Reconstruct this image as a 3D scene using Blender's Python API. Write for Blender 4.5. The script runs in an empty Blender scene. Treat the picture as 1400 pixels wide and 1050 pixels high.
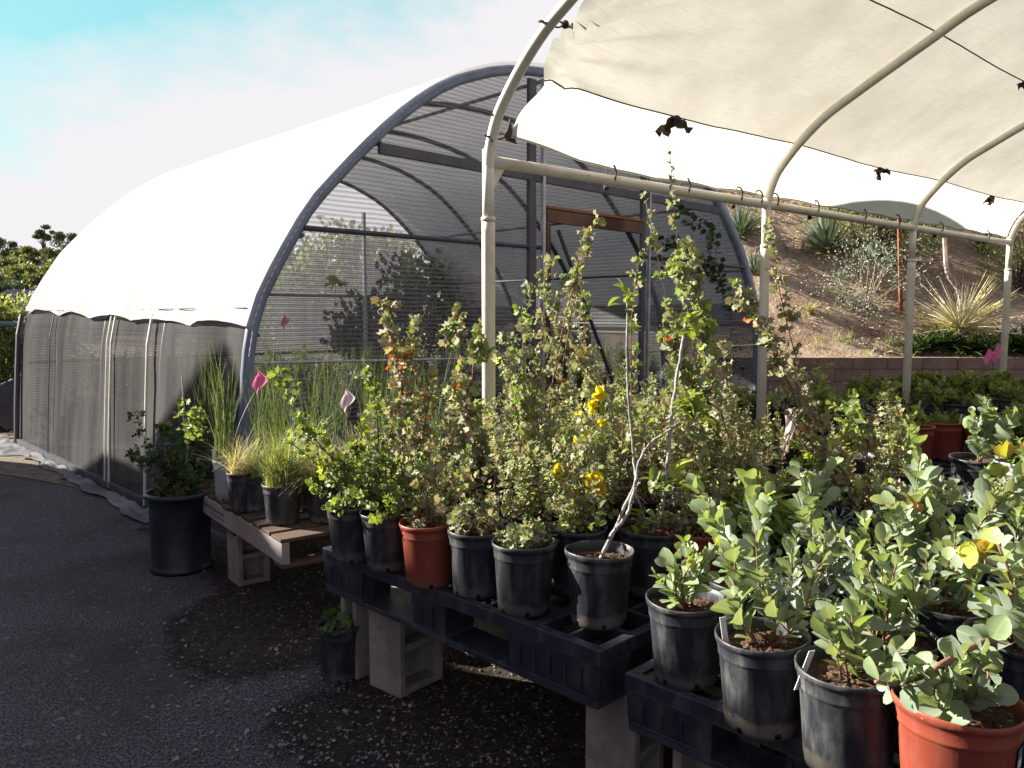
import bpy, math, random
import numpy as np
from mathutils import Vector, Matrix
R = math.radians
sc = bpy.context.scene
# ---------------- camera, sky, sun, exposure ----------------
F_PX, CAM_H, HOR = 1100.0, 1.6, 430.0
PITCH = math.atan((525 - HOR) / F_PX)
cam_d = bpy.data.cameras.new('camera'); cam = bpy.data.objects.new('camera', cam_d)
sc.collection.objects.link(cam); sc.camera = cam
cam_d.sensor_width = 36; cam_d.lens = F_PX / 1400 * 36; cam_d.clip_start = .05; cam_d.clip_end = 2000
cam.location = (0, 0, CAM_H); cam.rotation_euler = (math.pi / 2 - PITCH, 0, 0)
SUN_EL, SUN_PHI = R(25), R(19)
L = Vector((-math.cos(SUN_EL) * math.cos(SUN_PHI), math.cos(SUN_EL) * math.sin(SUN_PHI), math.sin(SUN_EL)))
sd = bpy.data.lights.new('sun', 'SUN'); sun = bpy.data.objects.new('sun', sd); sc.collection.objects.link(sun)
sd.energy = 5.0; sd.angle = R(.5); sd.color = (1, .93, .82)
sun.rotation_euler = L.to_track_quat('Z', 'Y').to_euler(); sun.location = (-30, 6, 20)
sc.view_settings.view_transform = 'Standard'; sc.view_settings.look = 'None'
sc.view_settings.exposure = 1.85; sc.view_settings.gamma = 1; sc.view_settings.use_curve_mapping = False
W = bpy.data.worlds.new('World'); sc.world = W; W.use_nodes = True
nt = W.node_tree; nt.nodes.clear()
def N(t, **k):
    n = nt.nodes.new(t)
    for a, b in k.items(): setattr(n, a, b)
    return n
def LK(a, b): nt.links.new(a, b)
def MTH(op, a, b=None, clamp=False):
    n = N('ShaderNodeMath', operation=op); n.use_clamp = clamp
    for i, x in enumerate((a, b)):
        if x is None: continue
        if isinstance(x, (int, float)): n.inputs[i].default_value = x
        else: LK(x, n.inputs[i])
    return n.outputs[0]
out = N('ShaderNodeOutputWorld'); bg = N('ShaderNodeBackground'); bg.inputs[1].default_value = .05
sky = N('ShaderNodeTexSky', sky_type='NISHITA'); sky.sun_disc = False
sky.sun_elevation = SUN_EL; sky.sun_rotation = math.atan2(L.x, L.y); sky.air_density = 1.0; sky.dust_density = .6; sky.ozone_density = 1.2
tc = N('ShaderNodeTexCoord'); sp = N('ShaderNodeSeparateXYZ'); LK(tc.outputs['Generated'], sp.inputs[0])
nz = N('ShaderNodeTexNoise'); nz.inputs['Scale'].default_value = 3.2; nz.inputs['Detail'].default_value = 9; nz.inputs['Roughness'].default_value = .62
mp = N('ShaderNodeMapping'); mp.inputs['Scale'].default_value = (1, 1, 2.0); LK(tc.outputs['Generated'], mp.inputs[0]); LK(mp.outputs[0], nz.inputs[0])
m = MTH('SUBTRACT', MTH('SUBTRACT', sp.outputs[2], MTH('MULTIPLY', sp.outputs[0], .36)), .352)
m2 = MTH('ADD', MTH('MULTIPLY', m, 15.0), MTH('MULTIPLY', MTH('SUBTRACT', nz.outputs[0], .47), 4.6))
blue = MTH('MULTIPLY', m2, .62, clamp=True)                    # 0 cloud .. 1 open sky
tint = N('ShaderNodeMix', data_type='RGBA', blend_type='MULTIPLY'); tint.inputs[0].default_value = 1
tint.inputs[7].default_value = (.8, 1.2, .9, 1); LK(sky.outputs[0], tint.inputs[6])
veil = N('ShaderNodeMix', data_type='RGBA'); veil.inputs[0].default_value = .7
veil.inputs[7].default_value = (2.1, 4.4, 4.8, 1); LK(tint.outputs[2], veil.inputs[6])
front = MTH('MULTIPLY', MTH('SUBTRACT', sp.outputs[1], .12), 2.4, clamp=True)   # bright cloud bank towards the sun side
cl = N('ShaderNodeMix', data_type='RGBA'); LK(front, cl.inputs[0])
cl.inputs[6].default_value = (4.3, 4.1, 4.6, 1); cl.inputs[7].default_value = (5.1, 4.95, 5.1, 1)
low = MTH('MULTIPLY', MTH('ADD', sp.outputs[2], .02), 40.0, clamp=True)
mx = N('ShaderNodeMix', data_type='RGBA'); LK(blue, mx.inputs[0]); LK(cl.outputs[2], mx.inputs[6]); vz = N('ShaderNodeMix', data_type='RGBA'); LK(front, vz.inputs[0]); vz.inputs[6].default_value = (3.4, 3.1, 4.6, 1); LK(veil.outputs[2], vz.inputs[7]); LK(vz.outputs[2], mx.inputs[7])
vf = N('ShaderNodeMix', data_type='RGBA', blend_type='MULTIPLY'); vf.inputs[0].default_value = 1; LK(mx.outputs[2], vf.inputs[6]); LK(MTH('ADD', MTH('MULTIPLY', front, .35), .65), vf.inputs[7])
LK(vf.outputs[2], bg.inputs[0]); LK(bg.outputs[0], out.inputs[0])
sc.cycles.max_bounces = 8; sc.cycles.transparent_max_bounces = 24; sc.cycles.diffuse_bounces = 4
sc.cycles.transmission_bounces = 4; sc.cycles.glossy_bounces = 2

# ---------------- geometry helpers ----------------
def ray(px, py):
    x = (px - 700) / F_PX; y = -(py - 525) / F_PX
    return np.array([x, math.cos(PITCH) + y * math.sin(PITCH), -math.sin(PITCH) + y * math.cos(PITCH)])
def at(px, py, z):
    d = ray(px, py); t = (z - CAM_H) / d[2]; return np.array([0, 0, CAM_H]) + t * d
def aty(px, py, y):
    d = ray(px, py); return np.array([0, 0, CAM_H]) + d * (y / d[1])
V3 = lambda *a: np.array(a, float)
def unit(v): v = np.asarray(v, float); return v / (np.linalg.norm(v) + 1e-9)
def catmull(pts, per=8):
    P = [np.asarray(p, float) for p in pts]; P = [2 * P[0] - P[1]] + P + [2 * P[-1] - P[-2]]; o = []
    for i in range(1, len(P) - 2):
        for k in range(per):
            t = k / per; a, b, c, d = P[i - 1], P[i], P[i + 1], P[i + 2]
            o.append(.5 * ((2 * b) + (c - a) * t + (2 * a - 5 * b + 4 * c - d) * t * t + (3 * b - a - 3 * c + d) * t ** 3))
    o.append(P[-2]); return np.array(o)
class MB:
    def __init__(s): s.v = []; s.f = []; s.att = {}
    def box(s, a, b, O=(0, 0, 0), ex=(1, 0, 0), ey=(0, 1, 0), ez=(0, 0, 1)):
        O, ex, ey, ez = map(lambda q: np.asarray(q, float), (O, ex, ey, ez)); n = len(s.v)
        for k in range(8):
            s.v.append(O + ex * (b if k & 1 else a)[0] + ey * (b if k & 2 else a)[1] + ez * (b if k & 4 else a)[2])
        s.f += [[n + i for i in q] for q in ((0, 2, 3, 1), (4, 5, 7, 6), (0, 1, 5, 4), (2, 6, 7, 3), (0, 4, 6, 2), (1, 3, 7, 5))]
        return s
    def tube(s, pts, r, n=8, r1=None, cap=True):
        pts = np.asarray(pts, float); m = len(pts); base = len(s.v); up = None
        for i in range(m):
            t = unit(pts[min(i + 1, m - 1)] - pts[max(i - 1, 0)])
            if up is None: up = V3(0, 0, 1) if abs(t[2]) < .9 else V3(1, 0, 0)
            x = unit(np.cross(up, t)); up = np.cross(t, x)
            rr = r if r1 is None else r + (r1 - r) * i / (m - 1)
            for k in range(n):
                a = 2 * math.pi * k / n; s.v.append(pts[i] + rr * (math.cos(a) * x + math.sin(a) * up))
        for i in range(m - 1):
            for k in range(n):
                a = base + i * n + k; b = base + i * n + (k + 1) % n; s.f.append([a, b, b + n, a + n])
        if cap: s.f.append([base + k for k in range(n)][::-1]); s.f.append([base + (m - 1) * n + k for k in range(n)])
        return s
    def lathe(s, prof, n=32, c=(0, 0, 0)):
        base = len(s.v)
        for r, z in prof:
            for k in range(n):
                a = 2 * math.pi * k / n; s.v.append(V3(c[0] + r * math.cos(a), c[1] + r * math.sin(a), c[2] + z))
        for i in range(len(prof) - 1):
            for k in range(n):
                a = base + i * n + k; b = base + i * n + (k + 1) % n; s.f.append([a, b, b + n, a + n])
        return s
    def ball(s, c, r, n=8, sq=(1, 1, 1)):
        base = len(s.v); rows = n // 2 + 1
        for i in range(rows):
            th = math.pi * i / (rows - 1)
            for k in range(n):
                a = 2 * math.pi * k / n; s.v.append(V3(*c) + V3(math.sin(th) * math.cos(a) * sq[0], math.sin(th) * math.sin(a) * sq[1], math.cos(th) * sq[2]) * r)
        for i in range(rows - 1):
            for k in range(n):
                a = base + i * n + k; b = base + i * n + (k + 1) % n; s.f.append([a, a + n, b + n, b])
        return s
    def prism(s, poly, ex, ey, ez, O, d0, d1):   # polygon in (ex,ey), extruded along ez
        n = len(s.v); k = len(poly)
        for d in (d0, d1):
            for p in poly: s.v.append(np.asarray(O, float) + np.asarray(ex, float) * p[0] + np.asarray(ey, float) * p[1] + np.asarray(ez, float) * d)
        s.f.append([n + i for i in range(k)]); s.f.append([n + k + i for i in range(k)][::-1])
        for i in range(k): j = (i + 1) % k; s.f.append([n + j, n + i, n + k + i, n + k + j])
        return s
    def grid(s, fn, nu, nv, att=None):
        base = len(s.v)
        for i in range(nu + 1):
            for j in range(nv + 1):
                s.v.append(np.asarray(fn(i / nu, j / nv), float))
                if att:
                    for k, x in att(i / nu, j / nv).items(): s.att.setdefault(k, {})[len(s.v) - 1] = x
        for i in range(nu):
            for j in range(nv):
                a = base + i * (nv + 1) + j; s.f.append([a, a + nv + 1, a + nv + 2, a + 1])
        return s
    def mesh(s, name, mat, smooth=False):
        me = bpy.data.meshes.new(name); me.from_pydata([tuple(p) for p in s.v], [], s.f)
        if mat: me.materials.append(mat)
        if smooth:
            for p in me.polygons: p.use_smooth = True
        for k, d in s.att.items():
            A = me.attributes.new(k, 'FLOAT', 'POINT')
            for i, x in d.items(): A.data[i].value = x
        me.update(); return me
    def build(s, name, mat, parent=None, smooth=False, bevel=0, solid=0):
        return link(s.mesh(name, mat, smooth), name, parent, bevel, solid, smooth)
def link(me, name, parent=None, bevel=0, solid=0, smooth=False):
    o = bpy.data.objects.new(name, me); sc.collection.objects.link(o)
    if parent:
        o.parent = parent; o.matrix_parent_inverse = Matrix.Translation(-parent.location)
    if solid:
        m = o.modifiers.new('solid', 'SOLIDIFY'); m.thickness = solid; m.offset = 0
    if bevel:
        m = o.modifiers.new('bevel', 'BEVEL'); m.width = bevel; m.segments = 2; m.limit_method = 'ANGLE'; m.angle_limit = R(40)
    return o
def local(me, name, parent):
    o = bpy.data.objects.new(name, me); sc.collection.objects.link(o); o.parent = parent; return o
def thing(name, label, cat, loc=(0, 0, 0), group=None, rz=0):
    o = bpy.data.objects.new(name, None); sc.collection.objects.link(o); o.location = tuple(loc); o.rotation_euler.z = rz
    o.empty_display_size = .1
    return tag(o, label, cat, group)
def tag(o, label, cat, group=None):
    o['label'] = label; o['category'] = cat
    if group: o['group'] = group
    return o
def struct(o, kind='structure'): o['kind'] = kind; return o
# value noise for meshes
_rs = np.random.RandomState(5); _T = _rs.rand(64, 64)
def vnoise(x, y):
    xi = math.floor(x); yi = math.floor(y); fx = x - xi; fy = y - yi; fx = fx * fx * (3 - 2 * fx); fy = fy * fy * (3 - 2 * fy)
    a = _T[xi % 64, yi % 64]; b = _T[(xi + 1) % 64, yi % 64]; c = _T[xi % 64, (yi + 1) % 64]; d = _T[(xi + 1) % 64, (yi + 1) % 64]
    return (a * (1 - fx) + b * fx) * (1 - fy) + (c * (1 - fx) + d * fx) * fy - .5
def fbm(x, y, o=4):
    s = 0; a = 1
    for i in range(o): s += a * vnoise(x, y); x = x * 2.03 + 7; y = y * 2.03 + 3; a *= .5
    return s

# ---------------- materials ----------------
MAT = {}
def newmat(name):
    m = bpy.data.materials.new(name); m.use_nodes = True; m.node_tree.nodes.clear(); MAT[name] = m; return m
class NB:
    def __init__(s, m): s.t = m.node_tree
    def n(s, t, **k):
        x = s.t.nodes.new(t)
        for a, b in k.items(): setattr(x, a, b)
        return x
    def l(s, a, b): s.t.links.new(a, b)
    def set(s, node, i, v):
        if hasattr(v, 'is_output'): s.l(v, node.inputs[i])
        elif isinstance(v, tuple) and len(v) == 3: node.inputs[i].default_value = (*v, 1)
        else: node.inputs[i].default_value = v
    def m(s, op, a, b=0.0, clamp=False):
        x = s.n('ShaderNodeMath', operation=op); x.use_clamp = clamp; s.set(x, 0, a); s.set(x, 1, b); return x.outputs[0]
    def mix(s, f, a, b, bt='MIX'):
        x = s.n('ShaderNodeMix', data_type='RGBA', blend_type=bt); s.set(x, 0, f); s.set(x, 6, a); s.set(x, 7, b); return x.outputs[2]
    def coord(s, k='Object', scale=None):
        c = s.n('ShaderNodeTexCoord').outputs[k]
        if scale: mp = s.n('ShaderNodeMapping'); mp.inputs['Scale'].default_value = scale; s.l(c, mp.inputs[0]); c = mp.outputs[0]
        return c
    def noise(s, sc_, det=4, rough=.55, c=None, dist=0):
        x = s.n('ShaderNodeTexNoise'); x.inputs['Scale'].default_value = sc_; x.inputs['Detail'].default_value = det
        x.inputs['Roughness'].default_value = rough; x.inputs['Distortion'].default_value = dist; s.l(c or s.coord(), x.inputs[0]); return x.outputs[0]
    def voro(s, sc_, out='Distance', c=None, feat='F1'):
        x = s.n('ShaderNodeTexVoronoi', feature=feat); x.inputs['Scale'].default_value = sc_; s.l(c or s.coord(), x.inputs[0]); return x.outputs[out]
    def step(s, x, a, b): # smooth ramp a->b to 0..1
        r = s.n('ShaderNodeMapRange', interpolation_type='SMOOTHSTEP'); s.set(r, 0, x); r.inputs[1].default_value = a; r.inputs[2].default_value = b; return r.outputs[0]
    def ramp(s, f, cols):
        r = s.n('ShaderNodeValToRGB'); e = r.color_ramp.elements
        while len(e) < len(cols): e.new(.5)
        for i, (p, c) in enumerate(cols): e[i].position = p; e[i].color = (*c, 1)
        s.l(f, r.inputs[0]); return r.outputs[0]
    def attr(s, nme): x = s.n('ShaderNodeAttribute'); x.attribute_name = nme; return x.outputs['Fac']
    def bump(s, h, st=.5, d=.01):
        b = s.n('ShaderNodeBump'); b.inputs['Strength'].default_value = st; b.inputs['Distance'].default_value = d; s.l(h, b.inputs['Height']); return b.outputs[0]
    def pbr(s, col, rough=.6, nor=None, spec=.5, metal=0):
        p = s.n('ShaderNodeBsdfPrincipled'); s.set(p, 'Base Color', col); s.set(p, 'Roughness', rough); s.set(p, 'Metallic', metal)
        p.inputs['Specular IOR Level'].default_value = spec
        if nor: s.l(nor, p.inputs['Normal'])
        return p.outputs[0]
    def out(s, sh): o = s.n('ShaderNodeOutputMaterial'); s.l(sh, o.inputs[0])
def simple(name, c1, c2=None, sc_=8, rough=.6, bump=0, bd=.003, spec=.4, metal=0, bsc=None, thr=(.35, .65)):
    m = newmat(name); b = NB(m); c2 = c2 or c1
    f = b.step(b.noise(sc_, 6, .6), *thr)
    nor = b.bump(b.noise(bsc or sc_ * 6, 5, .6), bump, bd) if bump else None
    b.out(b.pbr(b.mix(f, c1, c2), rough, nor, spec, metal)); return m
# pots: plastic with dust streaks, scuffs and a dirty foot
def potmat(name, base, dust, foot, amt):
    m = newmat(name); b = NB(m); oi = b.n('ShaderNodeObjectInfo').outputs['Random']
    c = b.n('ShaderNodeVectorMath', operation='ADD'); b.l(b.coord(), c.inputs[0]); cb = b.n('ShaderNodeCombineXYZ'); b.l(b.m('MULTIPLY', oi, 13.0), cb.inputs[0]); b.l(b.m('MULTIPLY', oi, 7.0), cb.inputs[1]); b.l(cb.outputs[0], c.inputs[1]); c = c.outputs[0]
    mp = b.n('ShaderNodeMapping'); mp.inputs['Scale'].default_value = (1, 1, .3); b.l(c, mp.inputs[0])
    streak = b.step(b.noise(22, 6, .65, mp.outputs[0]), .42, .75)
    spots = b.step(b.noise(95, 3, .6, c), .67, .76)
    gz = b.n('ShaderNodeSeparateXYZ'); b.l(b.coord('Generated'), gz.inputs[0])
    fo = b.m('MULTIPLY', b.step(b.m('ADD', gz.outputs[2], b.m('MULTIPLY', b.noise(18, 5, .7, c), -.34)), .03, -.05), b.m('ADD', b.m('MULTIPLY', oi, .8), .15))
    col = b.mix(b.m('MULTIPLY', streak, amt), base, dust)
    col = b.mix(b.m('MULTIPLY', spots, .75), col, dust)
    col = b.mix(fo, col, foot)
    if name != 'pallet_plastic':
        xy = b.n('ShaderNodeSeparateXYZ'); b.l(b.coord(), xy.inputs[0]); an = b.m('FRACT', b.m('MULTIPLY', b.m('ARCTAN2', xy.outputs[1], xy.outputs[0]), 6 / 6.2832))
        hole = b.m('MULTIPLY', b.m('LESS_THAN', b.m('ABSOLUTE', b.m('SUBTRACT', an, .62)), .085), b.m('MULTIPLY', b.m('LESS_THAN', gz.outputs[2], .075), b.m('GREATER_THAN', gz.outputs[2], .012)))
        col = b.mix(hole, col, (.004, .004, .004))
    rough = b.m('ADD', b.m('MULTIPLY', streak, .25), .42)
    b.out(b.pbr(col, rough, b.bump(b.noise(60, 4, .6, c), .25, .002), .45)); return m
potmat('black_plastic', (.024, .026, .032), (.13, .135, .135), (.14, .125, .10), .7)
potmat('terracotta_plastic', (.24, .050, .028), (.24, .08, .05), (.16, .08, .06), .5)
potmat('grey_plastic', (.30, .32, .32), (.42, .42, .40), (.22, .20, .16), .6)
potmat('pallet_plastic', (.020, .022, .033), (.085, .085, .095), (.07, .07, .08), .55)
simple('barrel_plastic', (.010, .012, .022), (.022, .025, .035), 5, .35, .1)
simple('concrete', (.30, .275, .24), (.19, .175, .155), 7, .95, .8, .004, bsc=60)
simple('wall_block', (.27, .195, .14), (.19, .135, .10), 3, .95, .8, .006, bsc=40)
simple('dark_gap', (.03, .02, .016))
m = newmat('white_tube'); b = NB(m); wt = b.mix(b.step(b.noise(5, 6, .65), .35, .7), (.76, .73, .64), (.62, .57, .45)); wt = b.mix(b.m('MULTIPLY', b.step(b.noise(26, 4, .7), .66, .72), .8), wt, (.22, .11, .06))
wt = b.mix(b.m('MULTIPLY', b.step(b.noise(70, 3, .7), .6, .75), .3), wt, (.3, .27, .22)); b.out(b.pbr(wt, .45, b.bump(b.noise(30, 4, .6), .15, .003), .4))
simple('rust', (.18, .07, .03), (.3, .13, .05), 20, .8)
simple('galv', (.42, .44, .47), (.3, .32, .35), 12, .4, .05, metal=.4)
simple('blue_steel', (.12, .145, .21), (.16, .19, .26), 6, .45, .05)
simple('dark_steel', (.045, .047, .06), (.07, .07, .085), 6, .5)
simple('green_stake', (.04, .45, .09)); simple('white_label', (.75, .75, .74), (.6, .6, .58), 30); simple('blue_label', (.05, .18, .32))
simple('yellow_label', (.7, .66, .05)); simple('ink', (.05, .05, .06))
simple('rag', (.035, .022, .02), (.07, .045, .04), 20, .8, .6, .01)
simple('bark_white', (.42, .395, .375), (.20, .18, .17), 40, .85, .9, .005, bsc=120)
simple('bark_brown', (.23, .12, .07), (.15, .08, .05), 50, .75, .4)
simple('bark_red', (.35, .10, .05), (.25, .07, .04), 50, .6)
simple('bark_dark', (.07, .05, .04), (.12, .09, .07), 30, .9, .5)
simple('wire', (.25, .22, .2)); simple('stone', (.24, .225, .215), (.11, .10, .095), 25, .9, .4)
simple('chip', (.46, .38, .31), (.26, .19, .14), 9, .9); simple('twig', (.3, .22, .15))
simple('petal_pink', (.6, .12, .2), (.75, .3, .4), 40); simple('petal_red', (.6, .10, .05), (.6, .2, .08), 40)
def wood(name, c1, c2, c3):
    m = newmat(name); b = NB(m); c = b.coord('Object')
    g = b.noise(5, 8, .7, b.coord('Object', (1, 1, 7)), .6); k = b.step(b.noise(2.2, 5, .6), .35, .7)
    col = b.mix(k, b.mix(g, c1, c2), c3); b.out(b.pbr(col, .85, b.bump(g, .6, .004), .3)); return m
wood('pallet_wood', (.15, .10, .072), (.065, .040, .030), (.04, .027, .02)); wood('grey_wood', (.42, .40, .38), (.22, .20, .19), (.26, .20, .17))
wood('door_wood', (.10, .045, .027), (.04, .018, .012), (.16, .10, .06))
# asphalt
m = newmat('asphalt'); b = NB(m)
v = b.voro(70); grit = b.noise(95, 3, .8); big = b.noise(.7, 6, .6)
bright = b.step(b.voro(55, 'Color'), .84, .9)
col = b.mix(b.step(grit, .40, .62), (.020, .019, .022), (.26, .245, .26))
col = b.mix(b.m('MULTIPLY', bright, .8), col, (.30, .29, .28)); col = b.mix(b.step(big, .45, .75), col, (.045, .038, .034))
h = b.m('SUBTRACT', b.m('MULTIPLY', grit, .7), v)
b.out(b.pbr(col, .9, b.bump(h, 1.0, .03), .3))
# bare soil
def soil(name, c1, c2, c3, s, chips, bd):
    m = newmat(name); b = NB(m); n1 = b.noise(s, 8, .7); vc = b.voro(chips, 'Color'); vd = b.voro(chips)
    col = b.mix(b.step(n1, .35, .65), c1, c2); ch = b.m('MULTIPLY', b.step(vc, .62, .8), b.step(vd, .5, .3))
    col = b.mix(ch, col, c3); b.out(b.pbr(col, .95, b.bump(b.m('ADD', n1, b.m('MULTIPLY', ch, .4)), 1, bd), .2)); return m
soil('bare_soil', (.026, .019, .014), (.055, .042, .032), (.17, .14, .11), 30, 70, .02)
soil('bare_soil_x', (.022, .017, .013), (.055, .044, .035), (.10, .085, .07), 22, 48, .03)
def feather():
    m = MAT['bare_soil_x']; b = NB(m); o = [n for n in m.node_tree.nodes if n.type == 'OUTPUT_MATERIAL'][0]; p = [n for n in m.node_tree.nodes if n.type == 'BSDF_PRINCIPLED'][0]
    a = b.step(b.m('ADD', b.attr('edge'), b.m('MULTIPLY', b.m('SUBTRACT', b.noise(11, 9, .8), .5), 1.7)), .22, .72); t = b.n('ShaderNodeBsdfTransparent'); mx = b.n('ShaderNodeMixShader')
    b.l(a, mx.inputs[0]); b.l(t.outputs[0], mx.inputs[1]); b.l(p.outputs[0], mx.inputs[2]); b.l(mx.outputs[0], o.inputs[0])
feather()
soil('potting_soil', (.045, .026, .017), (.13, .075, .045), (.40, .30, .20), 60, 110, .01)
soil('hill_soil', (.28, .195, .12), (.45, .35, .24), (.54, .47, .36), 1.1, 16, .12)
soil('far_soil', (.16, .14, .09), (.25, .2, .13), (.1, .12, .06), .08, .2, .5)
soil('verge', (.10, .075, .055), (.18, .145, .11), (.27, .23, .18), 6, 20, .02)
# white tarps
def tarp(name, c1, c2, trans, fine=0.0, weave=False):
    m = newmat(name); b = NB(m)
    n = b.noise(1.4, 7, .65); st = b.noise(9, 6, .7, b.coord('Object', (1, 1, 9)))
    col = b.mix(b.step(n, .3, .75), c1, c2); col = b.mix(b.m('MULTIPLY', b.step(st, .5, .8), .3), col, (.45, .38, .28))
    if weave:
        cb = b.n('ShaderNodeCombineXYZ'); b.l(b.m('MULTIPLY', b.attr('su'), 5.0), cb.inputs[0]); b.l(b.m('MULTIPLY', b.attr('st'), 95.0), cb.inputs[1])
        th = b.step(b.noise(1.0, 6, .75, cb.outputs[0]), .42, .72); col = b.mix(b.m('MULTIPLY', th, .34), col, (.36, .29, .19))
        sp_ = b.step(b.noise(55, 4, .7), .62, .75); col = b.mix(b.m('MULTIPLY', sp_, .3), col, (.25, .19, .12))
    nor = b.bump(b.m('ADD', b.noise(2.2, 5, .55), b.m('MULTIPLY', st, .25)), .5, .03)
    d = b.n('ShaderNodeBsdfDiffuse'); t = b.n('ShaderNodeBsdfTranslucent'); mix = b.n('ShaderNodeMixShader')
    b.l(col, d.inputs[0]); b.l(nor, d.inputs[2]); b.l(col, t.inputs[0]); b.l(nor, t.inputs[2]); mix.inputs[0].default_value = trans
    b.l(d.outputs[0], mix.inputs[1]); b.l(t.outputs[0], mix.inputs[2]); b.out(mix.outputs[0]); return m
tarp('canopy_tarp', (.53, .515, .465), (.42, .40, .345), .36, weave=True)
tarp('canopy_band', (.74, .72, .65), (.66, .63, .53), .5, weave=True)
tarp('roof_tarp', (.60, .60, .61), (.50, .50, .51), .36)
tarp('plastic_sheet', (.26, .26, .27), (.08, .08, .085), .05)
# knitted shade screens: stripes of yarn with gaps
def screen(name, col1, col2, lo, hi, per=.034, tr=.3):
    m = newmat(name); b = NB(m); s = b.attr('st'); u = b.attr('su')
    wob = b.m('MULTIPLY', b.noise(1.6, 4, .6), .03)
    ph = b.m('FRACT', b.m('DIVIDE', b.m('ADD', s, wob), per)); st = b.step(b.m('ABSOLUTE', b.m('SUBTRACT', ph, .5)), .12, .42)
    fold = b.step(b.noise(2.2, 4, .6, b.coord('Object', (1, 1, .15))), .3, .7)
    alpha = b.m('ADD', b.m('MULTIPLY', st, hi - lo), lo, True); alpha = b.m('ADD', alpha, b.m('MULTIPLY', fold, .06), True)
    col = b.mix(fold, col1, col2)
    d = b.n('ShaderNodeBsdfDiffuse'); t = b.n('ShaderNodeBsdfTranslucent'); mx = b.n('ShaderNodeMixShader'); mx.inputs[0].default_value = tr
    b.l(col, d.inputs[0]); b.l(col, t.inputs[0]); b.l(d.outputs[0], mx.inputs[1]); b.l(t.outputs[0], mx.inputs[2])
    tp = b.n('ShaderNodeBsdfTransparent'); m2 = b.n('ShaderNodeMixShader'); b.l(alpha, m2.inputs[0]); b.l(tp.outputs[0], m2.inputs[1]); b.l(mx.outputs[0], m2.inputs[2])
    b.out(m2.outputs[0]); return m
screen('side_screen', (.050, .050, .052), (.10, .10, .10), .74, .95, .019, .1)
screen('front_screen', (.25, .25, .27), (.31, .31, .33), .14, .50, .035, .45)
screen('roof_screen', (.50, .51, .54), (.58, .59, .62), .36, .82, .06, .55)
# leaves: colour along a per-leaf tint, partly translucent
def leaf(name, cols, trans=.35, rough=.5, spec=.35, yel=(1.25, 1.2, .45)):
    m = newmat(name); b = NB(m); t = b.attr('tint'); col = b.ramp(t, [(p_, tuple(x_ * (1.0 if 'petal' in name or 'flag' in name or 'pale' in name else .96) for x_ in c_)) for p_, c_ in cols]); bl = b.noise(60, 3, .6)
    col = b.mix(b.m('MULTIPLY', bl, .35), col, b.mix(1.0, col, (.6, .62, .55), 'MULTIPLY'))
    if name in ('leaf_glaucous', 'leaf_bright'): col = b.mix(b.m('MULTIPLY', b.step(b.attr('lx'), .14, .03), .45), col, (.42, .46, .24)); col = b.mix(b.m('MULTIPLY', b.step(b.noise(210, 3, .7), .66, .72), .5), col, (.14, .09, .05))
    p = b.pbr(col, rough, None, spec); tr = b.n('ShaderNodeBsdfTranslucent')
    b.l(b.mix(1.0, col, yel, 'MULTIPLY'), tr.inputs[0]); mx = b.n('ShaderNodeMixShader'); mx.inputs[0].default_value = trans
    b.l(p, mx.inputs[1]); b.l(tr.outputs[0], mx.inputs[2]); b.out(mx.outputs[0]); return m
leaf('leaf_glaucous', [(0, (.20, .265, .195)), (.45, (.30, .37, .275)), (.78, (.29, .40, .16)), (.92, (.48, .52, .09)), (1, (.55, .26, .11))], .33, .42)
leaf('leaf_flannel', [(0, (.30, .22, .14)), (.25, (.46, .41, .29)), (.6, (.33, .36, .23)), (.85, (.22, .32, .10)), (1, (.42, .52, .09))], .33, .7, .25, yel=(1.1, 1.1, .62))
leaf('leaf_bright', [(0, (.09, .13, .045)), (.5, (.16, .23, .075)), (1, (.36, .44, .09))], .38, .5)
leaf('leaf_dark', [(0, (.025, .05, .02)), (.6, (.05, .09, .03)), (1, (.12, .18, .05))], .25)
leaf('leaf_silver', [(0, (.22, .27, .24)), (1, (.38, .44, .38))], .25, .6)
leaf('blade_green', [(0, (.07, .11, .06)), (.45, (.16, .21, .11)), (.75, (.36, .42, .15)), (1, (.60, .50, .30))], .35)
leaf('blade_pale', [(0, (.35, .30, .2)), (.5, (.65, .58, .42)), (1, (.80, .75, .62))], .3)
leaf('blade_blue', [(0, (.13, .18, .14)), (1, (.28, .34, .28))], .2)
leaf('leaf_olive', [(0, (.08, .10, .04)), (.6, (.20, .24, .11)), (1, (.42, .45, .26))], .3)
leaf('leaf_far', [(0, (.06, .085, .065)), (.6, (.11, .15, .085)), (1, (.20, .25, .11))], .2)  # distance haze put into the colour: lighter and bluer than near leaves
leaf('petal_orange', [(0, (.55, .12, .03)), (1, (.7, .25, .04))], .3, yel=(1, 1, 1)); leaf('petal_yellow', [(0, (.75, .55, .02)), (1, (.85, .75, .03))], .4, yel=(1, 1, 1))
leaf('flag_pink', [(0, (.88, .20, .42)), (1, (.88, .20, .42))], .35, yel=(1, 1, 1)); leaf('flag_pale', [(0, (.85, .65, .68)), (1, (.85, .65, .68))], .3, yel=(1, 1, 1))

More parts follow.
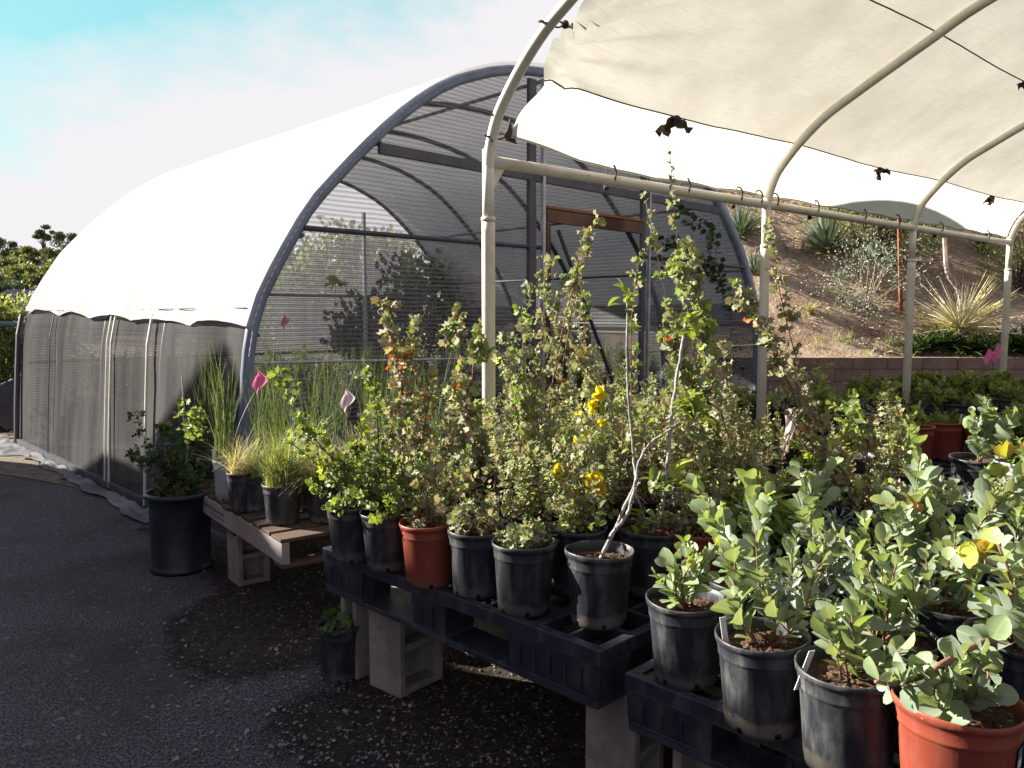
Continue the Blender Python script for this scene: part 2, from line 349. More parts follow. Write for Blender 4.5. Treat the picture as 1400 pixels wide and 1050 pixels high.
# ---------------- leaf engine ----------------
def tmpl(rows, fold=.15, curl=.25):
    V = []; F = []; idx = []
    for y, w in rows:
        z = -curl * y * y
        if w <= 0: idx.append([len(V)]); V.append((0, y, z))
        else:
            idx.append([len(V), len(V) + 1, len(V) + 2]); V += [(-w, y, z + fold * w * 2), (0, y, z), (w, y, z + fold * w * 2)]
    for a, b_ in zip(idx[:-1], idx[1:]):
        if len(a) == 1: F += [(a[0], b_[1], b_[0]), (a[0], b_[2], b_[1])]
        elif len(b_) == 1: F += [(a[0], a[1], b_[0]), (a[1], a[2], b_[0])]
        else: F += [(a[0], a[1], b_[1]), (a[0], b_[1], b_[0]), (a[1], a[2], b_[2]), (a[1], b_[2], b_[1])]
    return np.array(V), np.array(F)
OVAL = tmpl([(0, 0), (.12, .16), (.33, .36), (.62, .41), (.84, .31), (.96, .13), (1, 0)], .18, .18)
LANCE = tmpl([(0, 0), (.3, .11), (.65, .12), (1, 0)], .3, .35)
SMALL = tmpl([(0, 0), (.4, .3), (1, 0)], .3, .3)
STRAP = tmpl([(0, .03), (.3, .035), (.6, .03), (.85, .018), (1, 0)], .5, .5)
NEEDLE = tmpl([(0, .012), (.5, .012), (1, 0)], .3, .1)
def lobed(n=5):
    V = [(0, .35, 0)]; F = []
    K = 2 * n + 1
    for i in range(K):
        a = R(-150 + 300 * i / (K - 1)); r = (.52 if i % 2 else .36) * (1 + .15 * math.cos(a)); r = .32 if i in (0, K - 1) else r
        V.append((math.sin(a) * r, .35 + math.cos(a) * r, (.16 if i % 2 else -.04) - .12 * math.cos(a)))
    V.append((0, 0, 0)); k0 = len(V) - 1
    for i in range(1, K): F.append((0, i + 1, i))
    F += [(0, 1, k0), (0, k0, K)]
    return np.array(V), np.array(F)
LOBE = lobed()
class LF:
    def __init__(s): s.V = []; s.F = []; s.T = []; s.X = []; s.n = 0
    def add(s, tm, P, D, Nn, S, T, Wd=1.0):
        P = np.asarray(P, float); n = len(P)
        if n == 0: return
        D = np.asarray(D, float); D = D / np.linalg.norm(D, axis=1)[:, None]
        Nn = np.asarray(Nn, float); X = np.cross(D, Nn); X = X / (np.linalg.norm(X, axis=1)[:, None] + 1e-9); Z = np.cross(X, D)
        v, f = tm; S = np.asarray(S, float)
        A = v[None, :, 0, None] * X[:, None] * Wd + v[None, :, 1, None] * D[:, None] + v[None, :, 2, None] * Z[:, None]
        A = P[:, None] + A * S[:, None, None]
        s.V.append(A.reshape(-1, 3)); s.F.append((f[None] + (s.n + np.arange(n) * len(v))[:, None, None]).reshape(-1, 3))
        s.T.append(np.repeat(np.clip(T, 0, 1), len(v))); s.X.append(np.tile(np.abs(v[:, 0]) / (np.abs(v[:, 0]).max() + 1e-9), n)); s.n += n * len(v)
    def mesh(s, name, mat):
        me = bpy.data.meshes.new(name)
        if s.n:
            V = np.concatenate(s.V); F = np.concatenate(s.F).astype(np.int32); T = np.concatenate(s.T).astype(np.float32)
            me.vertices.add(len(V)); me.vertices.foreach_set('co', V.astype(np.float32).ravel())
            me.loops.add(F.size); me.loops.foreach_set('vertex_index', F.ravel())
            me.polygons.add(len(F)); me.polygons.foreach_set('loop_start', np.arange(0, F.size, 3, dtype=np.int32))
            me.polygons.foreach_set('use_smooth', np.ones(len(F), bool))
            me.update(calc_edges=True)
            A = me.attributes.new('tint', 'FLOAT', 'POINT'); A.data.foreach_set('value', T)
            if s.X: A = me.attributes.new('lx', 'FLOAT', 'POINT'); A.data.foreach_set('value', np.concatenate(s.X).astype(np.float32))
        me.materials.append(mat); return me
def path(p0, p1, rng, wob=.06, n=7, sag=0):
    p0 = V3(*p0); p1 = V3(*p1); d = p1 - p0; ln = np.linalg.norm(d); t = np.linspace(0, 1, n)[:, None]
    a = rng.normal(0, wob * ln, 3); b_ = rng.normal(0, wob * ln * .5, 3)
    p = p0 + d * t + a * np.sin(t * math.pi) + b_ * np.sin(2 * t * math.pi)
    p[:, 2] += -sag * ln * (t[:, 0] ** 2) + sag * ln * np.sin(t[:, 0] * math.pi) * .8; return p
def along(p, s):  # positions and tangents at fractions s
    seg = np.linalg.norm(np.diff(p, axis=0), axis=1); c = np.concatenate([[0], np.cumsum(seg)]); c /= c[-1]
    P = np.stack([np.interp(s, c, p[:, k]) for k in range(3)], 1); e = .03
    A = np.stack([np.interp(np.clip(s + e, 0, 1), c, p[:, k]) - np.interp(np.clip(s - e, 0, 1), c, p[:, k]) for k in range(3)], 1)
    return P, A / (np.linalg.norm(A, axis=1)[:, None] + 1e-9)
def shoot(lf, p, rng, tm, spacing, Ln, ang=(70, 30), f0=.1, tint=(.3, .15, .8), Wd=1.0, sizev=.2, off=.004, n=None, droop=0):
    ln = np.linalg.norm(np.diff(p, axis=0), axis=1).sum(); k = n or max(2, int(ln * (1 - f0) / spacing))
    s = f0 + (1 - f0) * (np.arange(k) + rng.rand(k) * .7) / k; s = np.clip(s, 0, 1); P, T = along(p, s)
    ph = np.arange(k) * 2.399 + rng.rand() * 6 + rng.normal(0, .3, k)
    up = np.where(np.abs(T[:, 2:3]) > .9, V3(1, 0, 0), V3(0, 0, 1)); X = np.cross(up, T); X /= np.linalg.norm(X, axis=1)[:, None]; Y = np.cross(T, X)
    O = np.cos(ph)[:, None] * X + np.sin(ph)[:, None] * Y
    a = np.radians(ang[0] + (ang[1] - ang[0]) * s + rng.normal(0, 12, k))[:, None]
    D = np.cos(a) * T + np.sin(a) * O; D[:, 2] -= droop * rng.rand(k)
    Nn = np.sin(a) * T - np.cos(a) * O + rng.normal(0, .25, (k, 3))
    S = Ln * (1 + rng.normal(0, sizev, k)).clip(.45, 1.6) * (1 - .35 * s ** 3)
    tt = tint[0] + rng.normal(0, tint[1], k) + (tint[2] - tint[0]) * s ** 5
    lf.add(tm, P + O * off, D, Nn, S, tt, Wd)
def rndN(rng, n): v = rng.normal(0, 1, (n, 3)); return v / np.linalg.norm(v, axis=1)[:, None]

# ---- plant kinds; each returns a list of (part name, mesh) in local coordinates, soil centre at origin
def g_manz(seed, h=.3, n=4, Ln=.044, spread=.35, tipred=.0, wd=1.0, base=.3, stem='bark_brown', lean=(0, 0)):
    rng = np.random.RandomState(seed); st = MB(); lf = LF()
    for i in range(n):
        a = i * 2.4 + rng.rand(); rr = spread * h * (.3 + rng.rand() * .9) * (0 if (i == 0 and n > 2) else 1); hh = h * (1 - .45 * rng.rand() * (i > 0))
        p = path((rng.normal(0, .008), rng.normal(0, .008), -.01), (math.cos(a) * rr + lean[0], math.sin(a) * rr + lean[1], hh), rng, .07)
        st.tube(p, .004, 5, .0016); hi = tipred if rng.rand() < .7 else .7
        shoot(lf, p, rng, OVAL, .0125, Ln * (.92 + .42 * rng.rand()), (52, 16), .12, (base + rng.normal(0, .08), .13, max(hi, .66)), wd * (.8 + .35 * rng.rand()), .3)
        for j in range(rng.randint(0, 3)):
            f = .25 + .6 * rng.rand(); P, T = along(p, np.array([f])); d = unit(V3(*rng.normal(0, 1, 2), .9 + rng.rand()))
            q = path(P[0], P[0] + d * h * (.18 + .22 * rng.rand()), rng, .06, 5); st.tube(q, .002, 4, .001)
            shoot(lf, q, rng, OVAL, .012, Ln * .95, (50, 16), .15, (base + rng.normal(0, .1), .13, max(hi, .68)), wd * (.75 + .4 * rng.rand()), .3)
    return [('stem', st.mesh('stem', MAT[stem], True)), ('foliage', lf.mesh('foliage', MAT['leaf_glaucous']))]
def g_flannel(seed, tips, dens=1.0, Ln=.028, low=.5, lowr=.16, mat='leaf_flannel', stemm='bark_brown', flowers=0, fcol='petal_orange', sr=.004, bare=.06, tint=.45, side=.075, gap=.02):
    """tall stems with short leafy side twigs, plus a bushy lower mass; tips are (x,y,z) relative to the pot"""
    rng = np.random.RandomState(seed); st = MB(); lf = LF(); fl = LF()
    for tx, ty, tz in tips:
        p = path((rng.normal(0, .012), rng.normal(0, .012), -.01), (tx, ty, tz), rng, .035, 9); st.tube(p, sr, 5, .0015); ln = tz
        k = int(ln / gap * dens); S = bare + (1 - bare) * np.sort(rng.rand(k)); P, T = along(p, S)
        hue = rng.normal(0, .1)
        for q, s in zip(P, S):
            lr = side * (1.25 - .8 * s) * (.5 + rng.rand()); d = unit(V3(*rng.normal(0, 1, 2), .35)); e = q + d * lr
            tw = path(q, e, rng, .1, 4); st.tube(tw, .0013, 3, .0008, False)
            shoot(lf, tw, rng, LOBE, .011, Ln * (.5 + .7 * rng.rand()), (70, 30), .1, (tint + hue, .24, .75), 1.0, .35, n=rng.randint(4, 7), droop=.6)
        shoot(lf, p[-3:], rng, LOBE, .012, Ln * .9, (60, 20), .2, (.7, .15, .95), n=9)
        if flowers:
            S = .35 + .6 * rng.rand(flowers); P, T = along(p, S)
            for q in P:
                c = q + V3(*rng.normal(0, .03, 3)); D = rndN(rng, 7); D[:, 2] = np.abs(D[:, 2]) * .4; D[:, 1] -= .3
                fl.add(OVAL, np.repeat(c[None], 7, 0), D, rndN(rng, 7), np.full(7, .019), rng.rand(7))
    if low > 0:
        nl = int(13 * dens)
        for i in range(nl):
            a = rng.rand() * 6.28; rr = lowr * (.5 + .7 * rng.rand()); hh = low * (.15 + .85 * rng.rand())
            p = path((0, 0, .0), (math.cos(a) * rr, math.sin(a) * rr, hh), rng, .1, 6); st.tube(p, .0022, 4, .001)
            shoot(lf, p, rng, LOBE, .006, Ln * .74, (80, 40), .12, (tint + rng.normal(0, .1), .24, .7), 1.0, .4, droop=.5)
            for j in range(3):
                P, T = along(p, np.array([.3 + .6 * rng.rand()])); q = path(P[0], P[0] + unit(rng.normal(0, 1, 3) + V3(0, 0, .5)) * .07, rng, .1, 4)
                shoot(lf, q, rng, LOBE, .008, Ln * .7, (70, 30), .1, (tint, .24, .75), 1, .4, n=7)
    o = [('stem', st.mesh('stem', MAT[stemm], True)), ('foliage', lf.mesh('foliage', MAT[mat]))]
    if flowers: o.append(('flower', fl.mesh('flower', MAT[fcol])))
    return o
def blades(rng, n, h, spread, w, mat, arch=.5, base=.05, tint=(.4, .2), segs=6, hv=.35):
    st = MB(); lf = LF(); V = []; Fs = []; T = []; k0 = 0
    for i in range(n):
        a = rng.rand() * 6.28; hh = h * (1 - hv * rng.rand()); out_ = spread * (.15 + rng.rand()); b0 = base * math.sqrt(rng.rand()); ba = rng.rand() * 6.28
        t = np.linspace(0, 1, segs); az = a + rng.normal(0, .1)
        x = b0 * math.cos(ba) + math.cos(az) * out_ * t ** 1.7; y = b0 * math.sin(ba) + math.sin(az) * out_ * t ** 1.7; z = hh * (t - arch * rng.rand() * t ** 2.6)
        ww = w * (1 - t ** 2) * .5 + .0003; px_ = -math.sin(az + rng.normal(0, .6)); py_ = math.cos(az)
        for j in range(segs): V += [(x[j] - px_ * ww[j], y[j] - py_ * ww[j], z[j]), (x[j] + px_ * ww[j], y[j] + py_ * ww[j], z[j])]
        for j in range(segs - 1): q = k0 + 2 * j; Fs += [(q, q + 1, q + 3), (q, q + 3, q + 2)]
        tt = tint[0] + rng.normal(0, tint[1]); T += list(np.repeat(tt + .25 * t ** 3 + (.3 * (1 - t) ** 3 if tint[0] > .3 else 0), 2)); k0 += 2 * segs
    lf.V = [np.array(V)]; lf.X = []; lf.F = [np.array(Fs)]; lf.T = [np.clip(np.array(T), 0, 1)]; lf.n = k0
    return lf.mesh('blades', MAT[mat])
def g_grass(seed, n=160, h=.3, spread=.2, w=.004, mat='blade_green', arch=.6, tint=(.55, .25), base=.06, hv=.5):
    return [('blades', blades(np.random.RandomState(seed), n, h, spread, w, mat, arch, base, tint, hv=hv))]
def g_herb(seed, r=.14, h=.14, n=900, Ln=.02, tm=SMALL, mat='leaf_bright', tint=(.4, .25), zc=.4, flowers=0, fmat='petal_red'):
    rng = np.random.RandomState(seed); st = MB(); lf = LF(); fl = LF(); k = 26; per = n // k
    for i in range(k):
        a = rng.rand() * 6.28; rr = r * math.sqrt(rng.rand()); hh = h * (.4 + .6 * rng.rand()) * (1 - .4 * (rr / r) ** 2)
        p = path((rr * .2 * math.cos(a), rr * .2 * math.sin(a), 0), (rr * math.cos(a), rr * math.sin(a), hh), rng, .12, 5); st.tube(p, .0016, 3, .0008, False)
        shoot(lf, p, rng, tm, .01, Ln, (80, 35), .1, (tint[0] + rng.normal(0, .1), tint[1], tint[0] + .3), 1, .3, n=per)
        if flowers and i < flowers:
            D = rndN(rng, 12); D[:, 2] = np.abs(D[:, 2]); c = p[-1] + V3(0, 0, .02); fl.add(SMALL, np.repeat(c[None], 12, 0) + D * .012, D, rndN(rng, 12), np.full(12, .016), rng.rand(12))
    o = [('stem', st.mesh('stem', MAT['bark_dark'], True)), ('foliage', lf.mesh('foliage', MAT[mat]))]
    if flowers: o.append(('flower', fl.mesh('flower', MAT[fmat])))
    return o
def g_broad(seed, h=.3, n=3, Ln=.055, mat='leaf_bright', tint=(.4, .2, .9), tm=OVAL, wd=.85, spread=.3, sp_=.02):
    rng = np.random.RandomState(seed); st = MB(); lf = LF()
    for i in range(n):
        a = rng.rand() * 6.28; rr = spread * h * rng.rand(); p = path((0, 0, 0), (math.cos(a) * rr, math.sin(a) * rr, h * (.6 + .4 * rng.rand() if i else 1)), rng, .06); st.tube(p, .004, 5, .0015)
        shoot(lf, p, rng, tm, sp_, Ln, (85, 40), .15, tint, wd, droop=.4)
        for j in range(4):
            P, T = along(p, np.array([.2 + .7 * rng.rand()])); q = path(P[0], P[0] + unit(V3(*rng.normal(0, 1, 2), .4)) * h * .3, rng, .06, 5); st.tube(q, .002, 4, .001)
            shoot(lf, q, rng, tm, sp_ * .8, Ln, (75, 35), .1, tint, wd, droop=.4)
    return [('stem', st.mesh('stem', MAT['bark_brown'], True)), ('foliage', lf.mesh('foliage', MAT[mat]))]
# pots
POTC = {}
def pot_meshes(col, r, h, var=0):
    k = (col, round(r, 3), round(h, 3), var)
    if k in POTC: return POTC[k]
    t = .0028; z0 = -h   # rim at z=0 so the material's foot dirt follows; origin = rim centre
    pr = [(0, z0 + .006), (r * .70, z0 + .006), (r * .74, z0), (r * .765, z0), (r * .775, z0 + .012), (r * .79, z0 + .02), (r * .90, -h * .24), (r * .905, -h * .235), (r * .925, -h * .225), (r * .93, -h * .20), (r * .925, -h * .185),
          (r * .945, -h * .12), (r * .95, -.020), (r * .985, -.017), (r * 1.0, -.011), (r * 1.0, -.003), (r * .985, 0), (r * .955, -.002), (r * .945, -.02), (r * .90, -h * .22)]
    a = MB().lathe(pr, 40)
    n = 40
    for i_, p_ in enumerate(a.v):
        an = math.atan2(p_[1], p_[0]); zz = -p_[2] / h; q_ = 1 + .012 * math.sin(2 * an + var * 2.1) + .007 * math.sin(3 * an + var + zz * 2) + .010 * fbm(an * 1.5 + var * 3 + 9, zz * 4) * (zz > .1); p_[0] *= q_; p_[1] *= q_; p_[2] += .0025 * math.sin(2 * an + var) * (zz < .05)
    pm = a.mesh('pot', MAT[col], True)
    s = MB(); rs = r * .925; zs = -h * .13; nr, na = 9, 30; s.v.append(V3(0, 0, zs + .004)); rg = np.random.RandomState(int(r * 1e4))
    for i in range(1, nr + 1):
        for j in range(na):
            q = 2 * math.pi * j / na; rr = rs * i / nr; s.v.append(V3(rr * math.cos(q), rr * math.sin(q), zs + rg.normal(0, .0022) + .008 * fbm(rr * 30 * math.cos(q) + 9, rr * 30 * math.sin(q))))
    for j in range(na): s.f.append([0, 1 + j, 1 + (j + 1) % na])
    for i in range(nr - 1):
        for j in range(na): q = 1 + i * na + j; w_ = 1 + i * na + (j + 1) % na; s.f.append([q, q + na, w_ + na, w_])
    # perlite and bark crumbs
    for i in range(70):
        q = rg.rand() * 6.28; rr = rs * .95 * math.sqrt(rg.rand()); s.ball((rr * math.cos(q), rr * math.sin(q), zs + .004), .0025 + .003 * rg.rand(), 4, (1, 1.3, .7))
    sm = s.mesh('soil', MAT['potting_soil'])
    POTC[k] = (pm, sm, zs); return POTC[k]
def potted(name, label, cat, rim, col, r, h, parts, group=None, rz=0, tagp=None, jit=True):
    """rim = world position of rim centre"""
    root = thing(name, label, cat, (rim[0], rim[1], rim[2] - h), group, rz); pm, sm, zs = pot_meshes(col, r, h, sum(map(ord, label)) % 4)
    local(pm, 'pot', root).location.z = h; local(sm, 'soil', root).location.z = h
    for nme, me in parts:
        o = local(me, nme, root); o.location = (0, 0, zs + h)
    jr = random.Random(label); root.rotation_euler.x = jr.uniform(-.02, .02); root.rotation_euler.y = jr.uniform(-.02, .02)
    if tagp:
        for kind, x, y, hh, lean in tagp: pot_tag(root, kind, x, y, zs + h, hh, lean)
    return root
def pot_tag(root, kind, x, y, z, h, lean=0):
    b = MB(); ex = unit(V3(1, .3, 0)); b.box((-.008, -.0008, -.03), (.008, .0008, h), (x, y, z), ex, unit(V3(-.3, 1, 0)), unit(V3(lean, -.1, 1)))
    local(b.mesh('plant_tag', MAT[{'w': 'white_label', 'g': 'green_stake', 'y': 'yellow_label'}[kind]]), 'plant_tag', root)
def copy_thing(root, loc, rz=None, label=None, group=None):
    c = root.copy(); sc.collection.objects.link(c); c.location = tuple(loc)
    if rz is not None: c.rotation_euler.z = rz
    if label: c['label'] = label
    if group: c['group'] = group
    for ch in root.children:
        d = ch.copy(); sc.collection.objects.link(d); d.parent = c
        for g in ch.children: e = g.copy(); sc.collection.objects.link(e); e.parent = d
    return c

#@@GROUND
# ---------------- ground and terrain ----------------
def gfn(u, v):
    x = -300 + 600 * u; y = -80 + 680 * v; return (x, y, 0)
g = MB(); g.grid(gfn, 8, 8)
go = struct(g.build('ground', MAT['asphalt']))
go.name = 'ground'
# worn soil patch under and in front of the benches (4 mm above the asphalt)
edge = [at(x, y, 0) for x, y in [(196, 722), (236, 742), (300, 800), (250, 842), (236, 880), (268, 915), (330, 925), (430, 905), (470, 938), (400, 965), (384, 995), (405, 1030), (440, 1075), (470, 1150), (900, 1400)]]
edge = catmull([e[:2] for e in edge], 10); sg = MB(); far = V3(3.2, 7.2)
poly = np.array([tuple(e) for e in edge] + [(5, 1.2), (9, 4), (9, 13.6), (-1, 13.6), (-1.5, 6.2)])
NX, NY = 200, 220; gx, gy = np.meshgrid(-2.8 + 11.6 * np.linspace(0, 1, NX) ** 1.5, .7 + 12.8 * np.linspace(0, 1, NY) ** 1.4, indexing='ij'); PX, PY = gx.ravel(), gy.ravel()
ins = np.zeros(len(PX), bool); dm = np.full(len(PX), 9.0)
for k in range(len(poly)):
    a, c = poly[k], poly[(k + 1) % len(poly)]; d = c - a
    cr_ = ((a[1] > PY) != (c[1] > PY)) & (PX < d[0] * (PY - a[1]) / (d[1] if abs(d[1]) > 1e-9 else 1e-9) + a[0]); ins ^= cr_
    t = np.clip(((PX - a[0]) * d[0] + (PY - a[1]) * d[1]) / (d @ d + 1e-12), 0, 1); dm = np.minimum(dm, np.hypot(PX - a[0] - t * d[0], PY - a[1] - t * d[1]))
sdv = np.where(ins, dm, -dm); ev = np.clip(.5 + sdv / .34, 0, 1).reshape(NX, NY)
me = bpy.data.meshes.new('soil_patch'); fs_ = []
for a in range(NX - 1):
    for c in range(NY - 1):
        if ev[a, c] + ev[a + 1, c] + ev[a, c + 1] + ev[a + 1, c + 1] > 0: q = a * NY + c; fs_.append((q, q + NY, q + NY + 1, q + 1))
me.from_pydata([(x, y, .004) for x, y in zip(PX.tolist(), PY.tolist())], [], fs_); A = me.attributes.new('edge', 'FLOAT', 'POINT'); A.data.foreach_set('value', ev.ravel().astype(np.float32)); me.materials.append(MAT['bare_soil_x'])
_o = bpy.data.objects.new('soil_patch', me); sc.collection.objects.link(_o); struct(_o)
# lit gravelly verge beyond the building shade, left of the greenhouse
vg_ = MB(); pts = [at(-60, 640, 0), at(40, 655, 0), at(110, 668, 0), at(80, 640, 0), at(30, 605, 0), at(0, 560, 0), at(-200, 560, 0)]
vv = [V3(p[0], p[1], .006) for p in pts]; vg_.v = vv; vg_.f = [list(range(len(vv)))]; struct(vg_.build('verge', MAT['verge']))
# loose stones and crumbs
rng = np.random.RandomState(3); gs = MB()
for i in range(5200):
    px_ = rng.uniform(-40, 760); py_ = 600 + 450 * rng.rand() ** .8
    p = at(px_, py_, 0)
    r_ = .0018 + .004 * rng.rand() ** 3
    near = px_ > 380 or rng.rand() < .12
    if near: r_ *= 1.6
    gs.ball((p[0], p[1], .004 + r_ * .4), r_, 4, (1, .7 + rng.rand(), .6))
for i in range(500):
    p = at(rng.uniform(230, 900), rng.uniform(780, 1050), 0); r_ = .004 + .008 * rng.rand() ** 2; gs.ball((p[0], p[1], .006), r_, 4, (1, .7 + rng.rand(), .6))
go = struct(gs.build('gravel', MAT['stone']), 'stuff')
tw = MB()
for i in range(60):
    p = at(rng.uniform(200, 620), rng.uniform(700, 1000), 0); a = rng.rand() * 6.3; l_ = .03 + .06 * rng.rand()
    tw.tube([(p[0], p[1], .008), (p[0] + math.cos(a) * l_ * .5, p[1] + math.sin(a) * l_ * .5, .014), (p[0] + math.cos(a + .3) * l_, p[1] + math.sin(a + .3) * l_, .008)], .0012, 3)
struct(tw.build('twig_litter', MAT['twig']), 'stuff')
ll = LF(); rng = np.random.RandomState(17); k_ = 420; P = []
for i in range(k_):
    if i % 3: q = at(rng.uniform(200, 900), rng.uniform(700, 1050), 0)
    else: q = at(rng.uniform(-20, 700), rng.uniform(640, 1050), 0)
    P.append([q[0], q[1], .012])
D = rng.normal(0, 1, (k_, 3)); D[:, 2] *= .15; ll.add(SMALL, np.array(P), D, rng.normal(0, .4, (k_, 3)) + V3(0, 0, 1), .012 + .02 * rng.rand(k_), rng.rand(k_) * .35)
_o = bpy.data.objects.new('leaf_litter', ll.mesh('leaf_litter', MAT['leaf_flannel'])); sc.collection.objects.link(_o); struct(_o, 'stuff')
# planted bank behind the wall
WY = 14.0
def bank(x, y):
    t = y - WY - .15; e = 1 / (1 + math.exp(-(x - .3) * 1.3)); h_ = max(0, t) * (.50 + .26 / (1 + math.exp(-(t - 2)))) * e
    h_ = min(h_, 6.6 * e)
    return .70 + h_ + (.30 * fbm(x * .5 + 3, y * .5, 5) - .22 * abs(fbm(x * 1.3 + y * .3, y * .22 + 4, 3))) * min(1, max(0, t)) 
b_ = MB(); b_.grid(lambda u, v: (-14 + 60 * u, WY + .14 + 26 * v ** 1.5, bank(-14 + 60 * u, WY + .14 + 26 * v ** 1.5)), 170, 70)
struct(b_.build('planted_bank', MAT['hill_soil'], smooth=True))
def atbank(px, py):
    d = ray(px, py); d = d / d[1]; o = V3(0, 0, CAM_H); t = WY + .2
    while t < 40:
        p = o + d * t
        if p[2] <= bank(p[0], p[1]): return p
        t += .05
    return o + d * 20
ch = MB(); rng = np.random.RandomState(8)
for i in range(13000):
    x = rng.uniform(2.5, 16); y = WY + .2 + 9 * rng.rand() ** 1.3
    if fbm(x * .7, y * .7) < -.12 + .1 * rng.rand(): continue
    z = bank(x, y); a = rng.rand() * 6.3; l_ = .012 + .032 * rng.rand(); n_ = len(ch.v); w_ = .3 + .3 * rng.rand()
    for sx, sy in ((1, w_), (-1, w_), (-1, -w_), (1, -w_)):
        ch.v.append(V3(x + l_ * (sx * math.cos(a) - sy * math.sin(a)), y + l_ * (sx * math.sin(a) + sy * math.cos(a)), z + .02 + .03 * rng.rand() + sy * l_ * .5))
    ch.f.append([n_, n_ + 1, n_ + 2, n_ + 3])
struct(ch.build('bark_mulch', MAT['chip']), 'stuff')
dg = LF(); rng = np.random.RandomState(23)
for i in range(420):
    x = rng.uniform(2.2, 14); y = WY + .3 + 9 * rng.rand() ** 1.2
    if fbm(x * .6 + 5, y * .6) < -.05: continue
    k_ = rng.randint(14, 40); c = V3(x, y, bank(x, y)); D = rng.normal(0, .6, (k_, 3)) + V3(0, 0, .7); D[:, 2] = np.abs(D[:, 2]); s_ = .08 + .25 * rng.rand()
    dg.add(NEEDLE, c + rng.normal(0, .05, (k_, 3)) * V3(1, 1, .1), D, rng.normal(0, 1, (k_, 3)), s_ * (.5 + .7 * rng.rand(k_)), .5 + .5 * rng.rand(k_), 1.3)
_o = bpy.data.objects.new('dry_grass', dg.mesh('dry_grass', MAT['blade_green'])); sc.collection.objects.link(_o); struct(_o, 'stuff')
# retaining wall of split-face blocks
rw = MB(); rng = np.random.RandomState(2)
for c_ in range(4):
    x = -9 - (.3 if c_ % 2 else 0)
    while x < 26:
        w_ = .61; rw.box((x + .004, WY - .02 + rng.rand() * .012 - c_ * -.012, .02 + c_ * .21), (x + w_ - .004, WY + .28, .222 + c_ * .21)); x += w_
rw.build('retaining_wall', MAT['wall_block'], bevel=.008)
tag(bpy.data.objects['retaining_wall'], 'long low retaining wall of reddish brown split blocks at foot of the bank', 'wall')

# far hillside left with trees and houses
def far(x, y): return -4 + 15.5 * min(1, max(0, (y - 60) / 90)) * math.exp(-((x + 85) / 130) ** 2) + 2 * fbm(x * .02, y * .02)
fb = MB(); fb.grid(lambda u, v: (-330 + 300 * u, 60 + 260 * v, far(-330 + 300 * u, 60 + 260 * v)), 60, 50); struct(fb.build('hillside', MAT['far_soil'], smooth=True))

def crown(seed, h, w, n, Ln, tm=SMALL, mat='leaf_far', clumps=14, trunk=True, flat=.8, low=.25, tint=(.45, .25), tmat='bark_dark', shapef=None, tr=None):
    rng = np.random.RandomState(seed); st = MB(); lf = LF()
    for i in range(clumps):
        a = rng.rand() * 6.28; zz = low + (1 - low) * rng.rand(); rr = w * .5 * math.sqrt(rng.rand()) * (shapef(zz) if shapef else math.sqrt(max(.08, 1 - ((zz - low) / (1 - low) * 2 - .9) ** 2 * .8)))
        c = V3(math.cos(a) * rr, math.sin(a) * rr, h * zz); cr = w * (.12 + .14 * rng.rand()); k = n // clumps
        P = c + rndN(rng, k) * (cr * rng.rand(k) ** .45)[:, None] * V3(1, 1, flat); D = rndN(rng, k) * .7 + unit(c - V3(0, 0, h * .4)) + V3(0, 0, .2)
        lf.add(tm, P, D, rndN(rng, k) + V3(0, 0, .6), Ln * (.6 + .8 * rng.rand(k)), tint[0] + rng.normal(0, .12) + rng.normal(0, tint[1], k), 1)
        if trunk:
            z0 = min(h * low * .8, c[2] * .6) * (.5 + .5 * rng.rand()); st.tube(path((0, 0, z0), c, rng, .06, 5), (tr or w * .02) * .5, 4, w * .004, False)
    if trunk: st.tube(path((0, 0, -.3), (rng.normal(0, .03) * h, rng.normal(0, .03) * h, h * .7), rng, .02, 6), tr or w * .028, 6, w * .008)
    o = [('crown', lf.mesh('crown', MAT[mat]))]
    if trunk: o.insert(0, ('trunk', st.mesh('trunk', MAT[tmat], True)))
    return o
def plant(name, label, cat, loc, parts, group=None, rz=0):
    r_ = thing(name, label, cat, loc, group, rz)
    for nme, me in parts: local(me, nme, r_)
    return r_
def farat(px, y, extra=0): x = (px - 700) / F_PX * y; return V3(x, y, far(x, y))
def top(px, py, y, base): return aty(px, py, y)[2] - base[2]
GF = 'trees on the far hillside'
p = farat(66, 150); plant('pine_tree', 'tall pine with flat tufted crown standing highest on the far hill', 'tree', p, crown(11, top(66, 311, 150, p), 3.4, 1800, .4, mat='leaf_far', clumps=12, low=.62, flat=.5, tr=.22), GF)
spec = [(100, 322, 140, 7.5, .3, 'dark rounded pine right of the tallest pine on the far hill', 'leaf_far'), (122, 330, 135, 6, .15, 'dark tree nearest the greenhouse roof on the far ridge', 'leaf_far'),
        (12, 350, 150, 9, .1, 'low dark tree on the ridge at the left edge of the photo', 'leaf_far'), (78, 345, 128, 8, .1, 'dense dark tree below the tallest pine', 'leaf_far'),
        (10, 371, 120, 11, .05, 'broad rounded tree on the far slope at the left edge', 'leaf_olive'), (34, 380, 112, 10, .05, 'sunlit olive green tree in the middle of the far slope', 'leaf_olive'),
        (62, 372, 110, 9, .05, 'bright green tree beside the greenhouse end on the far slope', 'leaf_olive'), (92, 358, 108, 8, .05, 'olive tree just left of the white roof', 'leaf_olive'),
        (-6, 385, 100, 9, .05, 'dark green tree at the foot of the far slope, left edge', 'leaf_far'), (112, 352, 120, 8, .05, 'grey green tree touching the edge of the white roof', 'leaf_olive'), (50, 362, 135, 8, .05, 'dull green tree between the two hillside houses', 'leaf_olive'), (85, 385, 98, 7, .05, 'low bushy tree right above the grey roofs', 'leaf_olive'), (22, 392, 96, 7, .05, 'low dark tree right behind the grey shed roof', 'leaf_far')]
